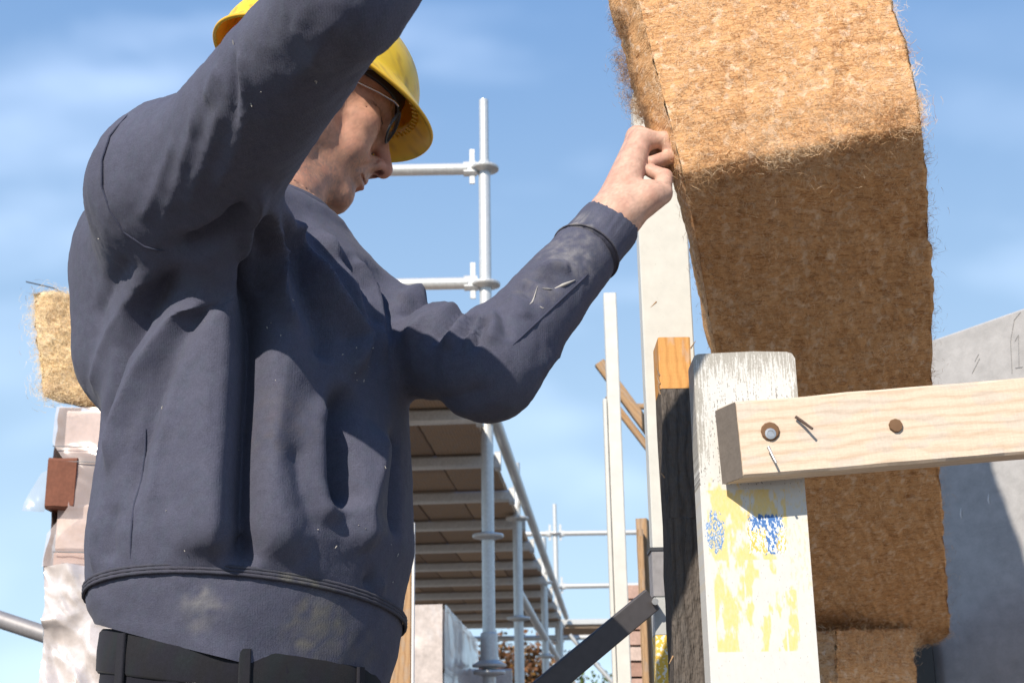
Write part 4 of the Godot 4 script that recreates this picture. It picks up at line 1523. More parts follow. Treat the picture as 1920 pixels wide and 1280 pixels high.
# ------------------------------------------------------------------ timber and profiles on the right
func make_profiles() -> void:
	var X := Vector3.RIGHT
	# front painted profile
	var z := 1.45
	var tl := at(1299, 662, z)
	var tr := at(1490, 655, z)
	var wdt := tr.x - tl.x
	var o := thing("painted_post", "white painted timber post with flaking yellow paint and torn blue sticker", "post", Vector3(tl.x, 0, -z))
	var top := tl.y
	var poly := PackedVector2Array([Vector2(0, 0), Vector2(wdt, 0), Vector2(wdt, top - 0.008), Vector2(wdt - 0.003, top - 0.002), Vector2(wdt - 0.009, top), Vector2(wdt * 0.6, top + 0.001), Vector2(wdt * 0.3, top), Vector2(0.006, top - 0.001), Vector2(0.0015, top - 0.003), Vector2(0, top - 0.007)])
	var b := Buf.new()
	slab(b, Vector3(tl.x, 0, -z), X, Vector3.UP, poly, 0.044, 0.0025)
	put("post", b.mesh(), M.paint_post, o)
	# pine rail nailed across it
	var r := thing("pine_rail", "pale sawn pine rail nailed level across the white painted post", "plank", at(1390, 823, 1.40))
	var ra := at(1368, 831, 1.421)
	var rb := at(2080, 771, 1.421)
	var pbuf := Buf.new()
	beam(pbuf, ra, rb, 0.081, 0.034, Vector3.UP, 0.0028, 0.0012, Vector2(0.03, 0.50))
	var board := put("board", pbuf.mesh(), M.pine, r)
	var eg := Buf.new()
	var rd := (rb - ra).normalized()
	var ey := (Vector3.UP - rd * Vector3.UP.dot(rd)).normalized()
	var ez := rd.cross(ey)
	var gp := []
	for q in [[-0.0398, -0.0165], [0.0398, -0.0165], [0.0398, 0.0165], [-0.0398, 0.0165]]:
		gp.append(ra + rd * (0.03 * q[0] + 0.50 * q[1] - 0.0008) + ey * q[0] + ez * q[1])
	eg.quad(gp[0], gp[1], gp[2], gp[3], -rd)
	put("end_grain", eg.mesh(), M.end_grain, board)
	var dir := (rb - ra).normalized()
	var out := Vector3(0, 0, 1)
	var nl := at(1505, 790, 1.398)
	put("nail", tube_mesh([at(1492, 781, 1.40), nl, at(1524, 804, 1.392)], [0.0016, 0.0016, 0.0014], 8), M.rust, r)
	put("nail", tube_mesh([at(1441, 838, 1.398), at(1448, 852, 1.394), at(1456, 868, 1.392)], [0.0018, 0.0012, 0.0012], 8), M.steel, r)
	var bh := Buf.new()
	lathe(bh, at(1445, 813, 1.4015), out, [Vector2(0.0062, -0.002), Vector2(0.0058, 0.0010), Vector2(0.0035, 0.0012), Vector2(0.003, 0.0008), Vector2(0, 0.0008)], 16)
	put("screw_head", bh.mesh(), M.steel, r)
	var dk := Buf.new()
	lathe(dk, at(1445, 808, 1.4015), out, [Vector2(0.010, -0.001), Vector2(0.0085, 0.0005), Vector2(0, 0.0006)], 12)
	put("drill_hole", dk.mesh(), M.knot, r)
	var kb := Buf.new()
	lathe(kb, at(1681, 797, 1.4015), out, [Vector2(0.0075, -0.002), Vector2(0.0068, 0.0005), Vector2(0, 0.0009)], 9)
	put("knot", kb.mesh(), M.knot, r)
	# black weathered stud with fresh sawn top
	var dz := 1.60
	var d := thing("weathered_stud", "dark weathered timber stud with a bright sawn top between the two white posts", "post", Vector3(at(1260, 645, dz).x, 0, -dz))
	var dt := at(1259, 646, dz)
	var dj := at(1263, 742, dz)
	put("sawn_top", beam_mesh(Vector3(dt.x, dj.y + 0.001, -dz), dt, 0.038, 0.062, X, 0.002, 0.0010), M.fresh, d)
	put("stud", beam_mesh(Vector3(dt.x + 0.001, 0, -dz + 0.001), Vector3(dt.x + 0.001, dj.y, -dz + 0.001), 0.040, 0.064, X, 0.003, 0.0022), M.black_wood, d)
	var sp := Buf.new()
	rng.seed = 5
	for k in 22:
		var y := rng.randf_range(0.9, 1.42)
		var sx := dt.x + (0.0195 if rng.randf() < 0.7 else -0.0195)
		var p := Vector3(sx, y, -dz + 0.030)
		var l := rng.randf_range(0.004, 0.012)
		var dv := Vector3(signf(sx - dt.x) * rng.randf_range(0.1, 0.6), rng.randf_range(-1, 1), rng.randf_range(0.0, 0.5)).normalized()
		tube(sp, [p - dv * 0.001, p + dv * l], [0.0012, 0.0003], 5)
	tag(put("splinter", sp.mesh(), M.tan_wood, d), "", "", "", "stuff")
	# tall white profile behind the hand
	var tz := 2.05
	var ta := at(1183, 176, tz)
	var tb := at(1288, 400, tz)
	var tx0 := at(1196, 400, tz).x
	var tw := tb.x - tx0
	var tc := Vector3((tb.x + tx0) / 2, 0, -tz - 0.02)
	var t := thing("tall_white_post", "tall white profile post rising behind the man's lower hand", "post", tc)
	put("post", beam_mesh(tc, Vector3(tc.x, ta.y, tc.z), tw, 0.045, X, 0.002, 0.0004), M.white_post, t)
	var br := at(1228, 1070, tz)
	var lo := at(1228, 1118, tz)
	put("joint_plate", beam_mesh(Vector3(tc.x, lo.y, tc.z), Vector3(tc.x, at(1228, 1030, tz).y, tc.z), tw + 0.005, 0.050, X, 0.001), M.grey_steel, t)
	put("collar_strip", beam_mesh(Vector3(tc.x, at(1228, 1033, tz).y, tc.z), Vector3(tc.x, at(1228, 1027, tz).y, tc.z), tw + 0.009, 0.054, X, 0.001), M.dark_steel, t)
	put("zinc_sleeve", beam_mesh(Vector3(tc.x, at(1228, 1190, tz).y, tc.z), Vector3(tc.x, lo.y - 0.002, tc.z), tw + 0.004, 0.049, X, 0.001), M.zinc, t)
	put("yellow_sleeve", beam_mesh(Vector3(tc.x, 0.2, tc.z), Vector3(tc.x, at(1228, 1191, tz).y, tc.z), tw + 0.004, 0.049, X, 0.001), M.yellow_flake, t)
	# steel prop bracing it
	var pa := at(1222, 1124, 2.03)
	var pb := at(1010, 1300, 1.97)
	var s := thing("steel_brace", "dark flat steel brace sloping from the tall white post down to the left", "brace", pb)
	var ext := pb + (pb - pa) * ((pb.y - 0.02) / (pa.y - pb.y))
	put("bar", beam_mesh(ext, pa, 0.034, 0.010, Vector3.UP, 0.0015), M.brace, s)
	put("bolt", rod(pa + Vector3(0.004, -0.004, -0.012), pa + Vector3(0.004, -0.004, 0.012), 0.005, 8), M.steel, s)
	# slim white post and roof sticks further back
	var z6 := 4.2
	var wa := at(1131, 553, z6)
	var wb := at(1174, 1200, z6)
	var wc := Vector3((at(1136, 700, z6).x + at(1158, 700, z6).x) / 2, 0, -z6)
	var w := thing("slim_white_post", "slim white painted post standing clear against the sky", "post", wc)
	put("post", beam_mesh(wc + Vector3(0.003, 0, 0), Vector3(wc.x + 0.003, wa.y, wc.z), 0.040, 0.045, X, 0.003, 0.0008), M.slim_post, w)
	put("strip", beam_mesh(wc + Vector3(-0.025, 0, 0.0), Vector3(wc.x - 0.025, at(1136, 750, z6).y, wc.z), 0.011, 0.04, X, 0.002), M.slim_post, w)
	var rz := 4.5
	var rf := thing("timber_brace", "tan timber sticks nailed slantwise behind the slim white post", "brace", at(1200, 800, rz))
	put("stick", beam_mesh(at(1124, 680, rz), at(1262, 868, rz), 0.036, 0.03, Vector3.RIGHT, 0.003, 0.0008), M.tan_wood, rf)
	put("stick", beam_mesh(at(1140, 742, rz + 0.05), at(1262, 900, rz + 0.05), 0.022, 0.022, Vector3.RIGHT, 0.003, 0.0008), M.tan_wood, rf)
	put("stick", beam_mesh(at(1178, 762, rz + 0.09), at(1262, 762, rz + 0.09), 0.018, 0.022, Vector3.UP, 0.003, 0.0008), M.tan_wood, rf)
	put("upright", beam_mesh(Vector3(at(1262, 880, rz + 0.2).x, 0, -rz - 0.2), at(1262, 640, rz + 0.2), 0.05, 0.05, X, 0.003), M.tan_wood, rf)
	# rough boards beside the brick stack
	var bz := 4.0
	var bo := thing("rough_board", "rough brown board standing on end beside the brick stack", "plank", Vector3(at(1212, 1100, bz).x, 0, -bz))
	put("board", beam_mesh(bo.position, Vector3(bo.position.x, at(1208, 976, bz).y, -bz), 0.032, 0.09, Vector3(1, 0, 0.25), 0.003, 0.001), M.tan_wood, bo)
	put("batten", beam_mesh(bo.position + Vector3(-0.018, 0, 0.07), Vector3(bo.position.x - 0.018, at(1208, 1000, bz).y, -bz + 0.07), 0.016, 0.03, X, 0.002, 0.001), M.tan_wood, bo)
	# brick stack
	var kz := 4.9
	var k0 := at(1172, 1102, kz)
	var ks := thing("brick_stack", "stack of pale pinkish bricks behind the steel brace", "bricks", Vector3(k0.x, 0, -kz))
	var h := 0.052
	var n := int(k0.y / h)
	var variants: Array[ArrayMesh] = []
	for q in 3:
		var bb := Buf.new()
		beam(bb, Vector3(0, 0, -0.105), Vector3(0, 0, 0.105), 0.083, 0.044, X, 0.004, 0.0025)
		variants.append(bb.mesh())
	for c in n:
		for col in 2:
			for row in 1:
				var m := MeshInstance3D.new()
				m.name = numbered(ks, "brick")
				m.mesh = variants[(c + col) % 3]
				m.material_override = [M.brick_pink, M.brick_pale, M.brick_rose][(c * 7 + col * 3) % 3]
				ks.add_child(m, true)
				m.position = Vector3(0.040 + col * 0.090 + 0.006 * noise.get_noise_1d(c * 90.0), k0.y - (c + 0.5) * h, 0.01 * noise.get_noise_1d(c * 50.0 + 20))
	# wall of the inner leaf
	var p1 := at(1752, 636, 3.0)
	var wdir := Vector3(0.50, 0, 0.866).normalized()
	var wl := thing("concrete_wall", "smooth grey precast wall panel at the right, crossed by the batt's shadow", "wall", Vector3(p1.x, 0, p1.z))
	var wb2 := Buf.new()
	var wn := wdir.cross(Vector3.UP).normalized()
	if wn.x > 0: wn = -wn
	beam(wb2, Vector3(p1.x, p1.y / 2, p1.z) - wn * 0.07 - wdir * 0.15, Vector3(p1.x, p1.y / 2, p1.z) - wn * 0.07 + wdir * 2.4, p1.y, 0.14, Vector3.UP, 0.004)
	put("panel", wb2.mesh(), M.concrete, wl)
	var sc := Buf.new()
	var on := func(px: float, py: float) -> Vector3:
		var dv := (view * Vector3((px - 960.0) / FOCAL, (640.0 - py) / FOCAL, -1.0))
		var tt := (Vector3(p1.x, 0, p1.z) - eye).dot(wn) / dv.dot(wn)
		return eye + dv * tt + wn * 0.0006
	for st in [[[1915, 585], [1903, 600], [1896, 640], [1899, 700]], [[1904, 640], [1911, 628], [1912, 690]], [[1905, 690], [1919, 688]], [[1824, 700], [1838, 672]], [[1829, 678], [1836, 664]]]:
		var pts := []
		var rad := []
		for q in st:
			pts.append(on.call(q[0], q[1]))
			rad.append(0.0006)
		tube(sc, pts, rad, 5)
	put("pencil_mark", sc.mesh(), M.pencil, wl)
	for q in [[1803, 962], [1855, 935]]:
		var c: Vector3 = on.call(q[0], q[1])
		var cb := Buf.new()
		tube(cb, [c - Vector3(0, 0.011, 0), c - Vector3(0.001, 0.003, 0), c + Vector3(0.0, 0.004, 0.001), c + Vector3(0.001, 0.011, 0)], [0.0008, 0.0022, 0.0016, 0.0005], 6)
		put("plaster_fleck", cb.mesh(), M.white_fleck, wl)
	# black strip added for the shaded gap at the wall's end
	var jx := at(1733, 1250, 3.05)
	var j := thing("gap_shade_strip", "black strip standing in for the shade of the gap between upright batt and wall", "post", Vector3(jx.x, 0, jx.z - 0.03))
	put("upright", beam_mesh(j.position, Vector3(jx.x, 1.15, j.position.z), 0.05, 0.05, X, 0.002), M.black_plastic, j)  # not a real post: its black colour is the gap's shade

# ------------------------------------------------------------------ scaffolds
func coupler(o: Node3D, c: Vector3, r := 0.058) -> void:
	var b := Buf.new()
	lathe(b, c, Vector3.UP, [Vector2(0.026, -0.016), Vector2(0.031, -0.012), Vector2(r, -0.006), Vector2(r + 0.002, 0.0), Vector2(r, 0.006), Vector2(0.031, 0.010), Vector2(0.026, 0.014)], 22)
	put("rosette", b.mesh(), M.galv, o)

func ledger(o: Node3D, a: Vector3, b_: Vector3) -> void:
	# a tube with a wedge head at each end
	var d := (b_ - a).normalized()
	var t := put("ledger", rod(a + d * 0.07, b_ - d * 0.07, 0.0241, 16), M.galv, o)
	for e in [[a, d], [b_, -d]]:
		var h := Buf.new()
		var p: Vector3 = e[0]
		var q: Vector3 = e[1]
		beam(h, p + q * 0.032, p + q * 0.085, 0.058, 0.040, Vector3.UP, 0.010)
		put("wedge_head", h.mesh(), M.galv, t)
		var w := Buf.new()
		beam(w, p + q * 0.050 - Vector3(0, 0.065, 0), p + q * 0.050 + Vector3(0, 0.085, 0), 0.022, 0.010, q, 0.002)
		put("wedge", w.mesh(), M.galv, t)

func standard(o: Node3D, base: Vector3, top: float, first: float, sp := 0.5, spigot := true) -> void:
	var st: MeshInstance3D
	if spigot:
		st = put("standard", tube_mesh([base, Vector3(base.x, top - 0.28, base.z), Vector3(base.x, top - 0.275, base.z), Vector3(base.x, top - 0.27, base.z), Vector3(base.x, top, base.z)], [0.0241, 0.0241, 0.0235, 0.0192, 0.0192], 18, true), M.galv, o)
	else:
		st = put("standard", tube_mesh([base, Vector3(base.x, top, base.z)], [0.0241, 0.0241], 18, true), M.galv, o)
	var y := first
	while y > 0.2:
		if y < top: coupler(st, Vector3(base.x, y, base.z))
		y -= sp

func make_scaffold() -> void:
	var s1 := at(912, 700, 5.2)
	var o := thing("scaffold", "galvanised tube scaffold with brown timber deck running away behind the man", "scaffold", Vector3(s1.x, 0, s1.z))
	var base := Vector3(s1.x, 0, s1.z)
	var t1 := at(905, 188, 5.2)
	var y1 := at(912, 316, 5.2).y
	standard(o, base, t1.y, y1)
	# base collar of the first standard
	var cb := Buf.new()
	var yc := at(913, 1246, 5.2).y
	lathe(cb, Vector3(base.x, yc, base.z), Vector3.UP, [Vector2(0.025, -0.012), Vector2(0.062, -0.008), Vector2(0.064, 0.0), Vector2(0.045, 0.010), Vector2(0.034, 0.016), Vector2(0.032, 0.11), Vector2(0.029, 0.115), Vector2(0.0235, 0.116)], 22)
	put("collar", cb.mesh(), M.galv, o)
	# guard rails run left from the first standard, with the far left standard of the same frame
	var left := Vector3(base.x - 1.09, 0, base.z + 0.02)
	standard(o, left, t1.y, y1)
	ledger(o, Vector3(base.x, y1, base.z), Vector3(left.x, y1 - 0.01, left.z))
	var y2 := at(913, 530, 5.2).y
	ledger(o, Vector3(base.x, y2, base.z), Vector3(left.x, y2 - 0.01, left.z))
	# the long side
	var dz := [7.0, 9.7, 12.4]
	var px := [970.0, 1018.0, 1046.0]
	var tops := [868.0, 1008.0, 1165.0]
	var feet := []
	for k in 3:
		var c := at(px[k], 1000, dz[k])
		var f := Vector3(c.x, 0, c.z)
		feet.append(f)
		standard(o, f, at(px[k], tops[k], dz[k]).y, at(px[k], [972.0, 1092.0, 1165.0][k], dz[k]).y, 0.5, k == 0)
	# run direction of the deck's outer edge
	var e0: Vector3 = feet[0]
	var e2: Vector3 = feet[2]
	var run := (e2 - e0).normalized()
	var deck_y := 2.09
	var side := Vector3.UP.cross(run).normalized()
	if side.x > 0: side = -side
	var st := e0 - run * 3.0
	var len_ := (e2 - e0).length() + 3.5
	# handrail tube along the deck edge
	put("side_rail", rod(st + Vector3(0, deck_y + 0.06, 0) - side * 0.04, st + run * len_ + Vector3(0, deck_y + 0.06, 0) - side * 0.04, 0.0241, 14), M.galv, o)
	# transoms under the boards
	var z := 0.0
	var kk := 0
	while z < len_ - 0.2:
		var a := st + run * z + Vector3(0, deck_y - 0.030, 0)
		put("transom", beam_mesh(a - side * 0.02, a + side * 1.16, 0.046, 0.05, run, 0.008), M.galv, o)
		put("transom_bracket", beam_mesh(a - side * 0.035, a - side * 0.01, 0.05, 0.075, run, 0.008), M.galv, o)
		z += 0.78
		kk += 1
	# deck boards, five wide, in lengths
	var variants: Array[ArrayMesh] = []
	for v in 3:
		var bb := Buf.new()
		beam(bb, Vector3.ZERO, Vector3(0, 0, -2.30), 0.222, 0.036, Vector3.RIGHT, 0.003, 0.002)
		variants.append(bb.mesh())
	for col in 5:
		var z0 := -0.4 * (col % 2)
		var piece := 0
		while z0 < len_ - 0.4:
			var m := MeshInstance3D.new()
			m.name = numbered(o, "deck_board")
			m.mesh = variants[(col + piece) % 3]
			m.material_override = [M.deck_a, M.deck_b, M.deck_c][(col * 2 + piece) % 3]
			o.add_child(m, true)
			var c := st + run * z0 + side * (0.12 + col * 0.228) + Vector3(0, deck_y + 0.018 + 0.002 * ((col + piece) % 3), 0)
			m.transform = Transform3D(Basis.looking_at(run, Vector3.UP), c - o.position)
			z0 += 2.32
			piece += 1
	# inner standards of the long side
	for k in 3:
		var f: Vector3 = feet[k] + side * 1.13
		standard(o, f, 2.06, 2.0, 0.5, false)
	# lower ledgers between the outer standards
	for k in 2:
		put("ledger", rod(feet[k] + Vector3(0, at(1018, 1196, 9.7).y, 0), feet[k + 1] + Vector3(0, at(1018, 1196, 9.7).y, 0), 0.0241, 10), M.galv, o)
	# cross scaffold at the far end
	var q := thing("cross_scaffold", "far scaffold bay with two guard rails crossing against the sky", "scaffold", Vector3(at(1042, 1100, 13.0).x, 0, -13.0))
	var c0 := at(1041, 1000, 13.0)
	var f0 := Vector3(c0.x, 0, -13.0)
	var f1 := Vector3(c0.x + 1.9, 0, -13.0)
	standard(q, f0, at(1040, 945, 13).y, at(1041, 1000, 13).y)
	standard(q, f1, at(1040, 945, 13).y, at(1041, 1000, 13).y)
	for py in [1000.0, 1099.0]:
		ledger(q, Vector3(f0.x, at(1041, py, 13).y, -13.0), Vector3(f1.x, at(1041, py, 13).y, -13.0))
	ledger(q, Vector3(f0.x, at(1041, 1000, 13).y, -13.0), Vector3(f0.x - 0.9, at(1041, 1000, 13).y, -13.0))
	var dy := at(1100, 1166, 13).y
	put("toe_board", beam_mesh(Vector3(f0.x, dy, -12.97), Vector3(f1.x, dy, -12.97), 0.05, 0.03, Vector3.UP, 0.004), M.galv, q)
	for k in 3:
		put("deck_board", beam_mesh(Vector3(f0.x, dy - 0.035, -13.1 - k * 0.24), Vector3(f1.x, dy - 0.035, -13.1 - k * 0.24), 0.228, 0.04, Vector3(0, 0, 1), 0.004), M.deck_b, q)
	put("ledger", rod(Vector3(f0.x - 0.9, at(1000, 1196, 13).y, -13.0), Vector3(f1.x, at(1000, 1196, 13).y, -13.0), 0.0241, 12), M.galv, q)
	put("diagonal", rod(at(1068, 1190, 12.98), at(1068, 1190, 12.98) + Vector3(0.75, -0.85, 0), 0.0215, 12), M.galv, q)
	# loose tube at the lower left
	var lt := thing("loose_tube", "dull grey scaffold tube sloping in at the lower left corner", "tube", at(20, 1172, 4.0))
	put("tube", tube_mesh([at(-260, 1076, 4.1), at(150, 1211, 4.0)], [0.0241, 0.0241], 16, true), M.grey_steel, lt)
	put("end_clip", rod(at(100, 1188, 4.02), at(116, 1193, 4.02), 0.029, 14), M.dark_steel, lt)
	put("prop", rod(at(150, 1211, 4.0), Vector3(at(150, 1211, 4.0).x, 0, -4.0), 0.0241, 12), M.galv, lt)

# ------------------------------------------------------------------ wrapped pallets
func film_sheet(rows: Array, amp: float, sd: int, nu := 40, nv := 60) -> ArrayMesh:
	var nz := FastNoiseLite.new()
	nz.seed = sd
	nz.fractal_type = FastNoiseLite.FRACTAL_RIDGED
	nz.fractal_octaves = 3
	nz.frequency = 1.0
	var g := []
	for r in nv + 1:
		var row := PackedVector3Array()
		for c in nu + 1: row.append(batt_point(rows, float(c) / nu, float(r) / nv))
		g.append(row)
	var b := Buf.new()
	grid(b, g)
	face_normals(b)
	var s := 1.0 if b.n[b.n.size() / 2].dot(eye - b.v[b.n.size() / 2]) > 0 else -1.0
	for k in b.v.size():
		var p := b.v[k]
		b.v[k] = p + b.n[k] * s * amp * (nz.get_noise_3d(p.x * 5.5 + p.y * 3.0, p.y * 2.2 - p.x * 1.6, p.z * 3) + 0.14 * nz.get_noise_3dv(p * 7.0))
	face_normals(b)
	for k in b.n.size():
		if b.n[k].dot(eye - b.v[k]) < 0: b.n[k] = -b.n[k]
	agree(b)
	return b.mesh()

func make_packs() -> void:
	# brick stack in stretch film, left of the man
	var z := 2.95
	var o := thing("wrapped_brick_stack", "tall stack of bricks in torn clear film at the left, behind the man", "bricks", Vector3(at(100, 1280, z).x, 0, -z))
	var variants: Array[ArrayMesh] = []
	for v in 3:
		var bb := Buf.new()
		beam(bb, Vector3.ZERO, Vector3(0.1, 0, 0), 0.10, 0.2, Vector3.UP, 0.005, 0.003)
		variants.append(bb.mesh())
	var y := at(110, 768, z).y
	var left := [at(112, 770, z), at(100, 900, z), at(84, 1060, z), at(82, 1280, z)]
	var c := 0
	while y > 0.15:
		var t := clampf((at(112, 770, z).y - y) / 0.36, 0, 1)
		var x0 := lerpf(left[0].x, left[2].x, t) + 0.012
		for k in 4:
			var m := MeshInstance3D.new()
			m.name = numbered(o, "brick")
			m.mesh = variants[(c + k) % 3]
			m.material_override = M.brick_pink if (c + k) % 2 else M.brick_pale
			if c == 1 and k == 0:
				m.material_override = M.brick_red
				tag(m, "bare red brown brick showing through the torn film")
			o.add_child(m, true)
			m.position = Vector3(x0 + k * 0.104, y - 0.05, -z - 0.11 + (0.016 if c == 1 and k == 0 else 0.0)) - o.position
			if c == 1 and k == 0: 
					m.position += Vector3(-0.022, -0.012, 0.012)
					m.scale = Vector3(0.62, 1.1, 1.0)
		y -= 0.104
		c += 1
	var f := func(px: float, py: float, dzv := 0.0) -> Vector3: return at(px, py, z - dzv)
	put("film", film_sheet([[f.call(108, 764), f.call(420, 764)], [f.call(98, 830), f.call(420, 830)], [f.call(130, 880, 0.012), f.call(420, 880, 0.0)], [f.call(128, 950, 0.012), f.call(420, 950)], [f.call(90, 1000), f.call(420, 1000)], [f.call(78, 1062), f.call(420, 1062)]], 0.012, 4), M.film_clear, o)
	put("film_skirt", film_sheet([[f.call(80, 1062, 0.02), f.call(420, 1062, 0.02)], [f.call(84, 1110, 0.026), f.call(420, 1110, 0.03)], [f.call(86, 1180, 0.02), f.call(420, 1180, 0.03)], [f.call(76, 1290, 0.03), f.call(430, 1290, 0.04)], [f.call(74, 1500, 0.03), f.call(430, 1500, 0.04)]], 0.030, 8, 60, 60), M.film_white, o)
	put("film_side", film_sheet([[f.call(108, 764), at(150, 764, z + 0.24)], [f.call(98, 830), at(140, 830, z + 0.24)], [f.call(96, 900), at(136, 900, z + 0.24)], [f.call(90, 1000), at(130, 1000, z + 0.24)], [f.call(78, 1062), at(120, 1062, z + 0.24)], [f.call(74, 1500), at(116, 1500, z + 0.24)]], 0.008, 6, 16, 60), M.film_white, o)
	put("torn_flap", film_sheet([[f.call(78, 888), f.call(96, 880, 0.01)], [f.call(58, 918, 0.0), f.call(92, 910, 0.012)], [f.call(44, 944, 0.01), f.call(90, 934, 0.014)], [f.call(40, 958, 0.02), f.call(82, 960, 0.01)]], 0.004, 13, 14, 20), M.film_flap, o)
	for py in [836.0, 864.0, 1034.0]:
		var sb := Buf.new()
		tube(sb, [f.call(98, py, 0.016), f.call(170, py + 2, 0.018), f.call(420, py + 4, 0.016)], [0.0012, 0.0012, 0.0012], 6)
		put("strap_line", sb.mesh(), M.pencil, o)
	# upright sheet and wrapped block pack behind the man's hip
	var sz := 3.3
	var sh := thing("plywood_sheet", "tan plywood sheet on edge directly behind the man's hip", "board", Vector3(at(770, 1200, sz).x, 0, -sz))
	var sr := at(779, 978, sz)
	put("sheet", beam_mesh(Vector3(sr.x - 0.19, 0, -sz - 0.05), Vector3(sr.x - 0.19, sr.y, -sz - 0.05), 0.36, 0.018, Vector3(1, 0, 0.12), 0.001), M.ply, sh)
	put("lit_edge_strip", beam_mesh(Vector3(sr.x - 0.006, 0, -sz - 0.02), Vector3(sr.x - 0.006, sr.y, -sz - 0.02), 0.006, 0.024, Vector3.RIGHT, 0.001), M.white_fleck, sh)  # white strip: sunlight on the sheet's edge put into colour
	var bz := 4.3
	var a := at(786, 1136, bz)
	var b2 := at(829, 1136, bz)
	var pk := thing("wrapped_block_pack", "pack of pale blocks in white film, its shaded side seen beyond the plywood", "blocks", Vector3(a.x, 0, -bz))
	var wd := b2.x - a.x
	var sd := Vector3(0.05, 0, -1.0).normalized()
	var fx := Vector3(0.985, 0, 0.17)
	var yy := a.y
	var row := 0
	var c0 := Vector3(b2.x, 0, -bz)
	while yy > 0.2:
		for k in 3:
			var m := put("block", beam_mesh(c0 - fx * 0.17 * 0.5 - fx * 0.0 + sd * (0.02 + k * 0.43) + Vector3(0, yy - 0.095, 0), c0 - fx * 0.17 * 0.5 + sd * (0.44 + k * 0.43) + Vector3(0, yy - 0.095, 0), 0.185, 0.165, Vector3.UP, 0.004, 0.002), M.block, pk)
		yy -= 0.192
		row += 1
	put("film_front", film_sheet([[c0 + Vector3(0, a.y + 0.003, 0.015) - fx * 0.18, c0 + Vector3(0, a.y + 0.003, 0.015) + fx * 0.002], [c0 + Vector3(0, a.y - 0.3, 0.015) - fx * 0.18, c0 + Vector3(0, a.y - 0.3, 0.015) + fx * 0.002], [c0 + Vector3(0, 0.3, 0.015) - fx * 0.18, c0 + Vector3(0, 0.3, 0.015) + fx * 0.002]], 0.006, 17, 20, 60), M.film_white, pk)
	put("film_flank", film_sheet([[c0 + Vector3(0.006, a.y + 0.003, 0.012), c0 + Vector3(0.006, a.y + 0.003, 0.012) + sd * 1.3], [c0 + Vector3(0.006, a.y - 0.3, 0.012), c0 + Vector3(0.006, a.y - 0.3, 0.012) + sd * 1.3], [c0 + Vector3(0.006, 0.3, 0.012), c0 + Vector3(0.006, 0.3, 0.012) + sd * 1.3]], 0.006, 19, 30, 60), M.film_clear, pk)
	var pk2 := thing("low_block_pack", "lower pale wrapped pack peeping out right of the taller block pack", "blocks", Vector3(at(900, 1270, 5.0).x, 0, -5.6))
	var q := at(884, 1256, 5.6)
	for r in 4:
		put("block", beam_mesh(Vector3(q.x - 0.1, q.y - 0.1 - r * 0.2, -5.6), Vector3(q.x + 0.16, q.y - 0.1 - r * 0.2, -5.6), 0.19, 0.3, Vector3.UP, 0.008, 0.002), M.film_white, pk2)

# ------------------------------------------------------------------ trees far off
func tree(called: String, label: String, where: Vector3, high: float, spread: float, cols: Array, sd: int, leaf := 0.11) -> void:
	var o := thing(called, label, "tree", where, "trees beyond the building site")
	rng.seed = sd
	var tb := Buf.new()
	tube(tb, [where, where + Vector3(0.05, high * 0.35, 0), where + Vector3(0.0, high * 0.7, 0.05)], [high * 0.03, high * 0.022, high * 0.01], 9)
	var tips := []
	for k in 16:
		var a := rng.randf() * TAU
		var s := where + Vector3(0, high * rng.randf_range(0.28, 0.62), 0)
		var e := s + Vector3(cos(a) * spread * rng.randf_range(0.4, 0.85), high * rng.randf_range(0.08, 0.32), sin(a) * spread * rng.randf_range(0.4, 0.85))
		var m := s.lerp(e, 0.5) + Vector3(0, high * 0.03, 0)
		tube(tb, [s, m, e], [high * 0.011, high * 0.007, high * 0.003], 6)
		tips.append(e)
		tips.append(m)
	put("trunk", tb.mesh(), M.bark, o)
	var b := Buf.new()
	for k in 5200:
		var c: Vector3 = tips[rng.randi() % tips.size()]
		var p := c + Vector3(rng.randfn(0, spread * 0.19), rng.randfn(0, high * 0.075), rng.randfn(0, spread * 0.19))
		var x := Vector3(rng.randfn(), rng.randfn(), rng.randfn()).normalized()
		var y := x.cross(Vector3(rng.randfn(), rng.randfn(), rng.randfn())).normalized()
		var s := leaf * rng.randf_range(0.6, 1.3)
		b.quad(p - x * s * 0.5, p + y * s * 0.32, p + x * s * 0.5, p - y * s * 0.32, x.cross(y))
		var col: Color = cols[rng.randi() % cols.size()] * rng.randf_range(0.7, 1.25)
		for q in 4: b.c.append(Color(col.r, col.g, col.b, 1))
	put("crown", b.mesh(), M.leaf, o)

func make_ground() -> void:
	var b := Buf.new()
	var rows := []
	for r in 61:
		var row := PackedVector3Array()
		for c in 61:
			var u := (c / 30.0 - 1.0)
			var v := (r / 30.0 - 1.0)
			var p := Vector3(signf(u) * pow(absf(u), 3.0) * 260.0, 0, signf(v) * pow(absf(v), 3.0) * 260.0)
			p.y = -0.006 + fine.get_noise_2d(p.x * 4.0, p.z * 4.0) * 0.012 - 0.012
			row.append(p)
		rows.append(row)
	grid(b, rows)
	face_normals(b)
	for k in b.n.size():
		if b.n[k].y < 0: b.n[k] = -b.n[k]
	agree(b)
	tag(put("ground", b.mesh(), M.ground, self), "sandy trodden ground of the building site", "ground", "", "structure")

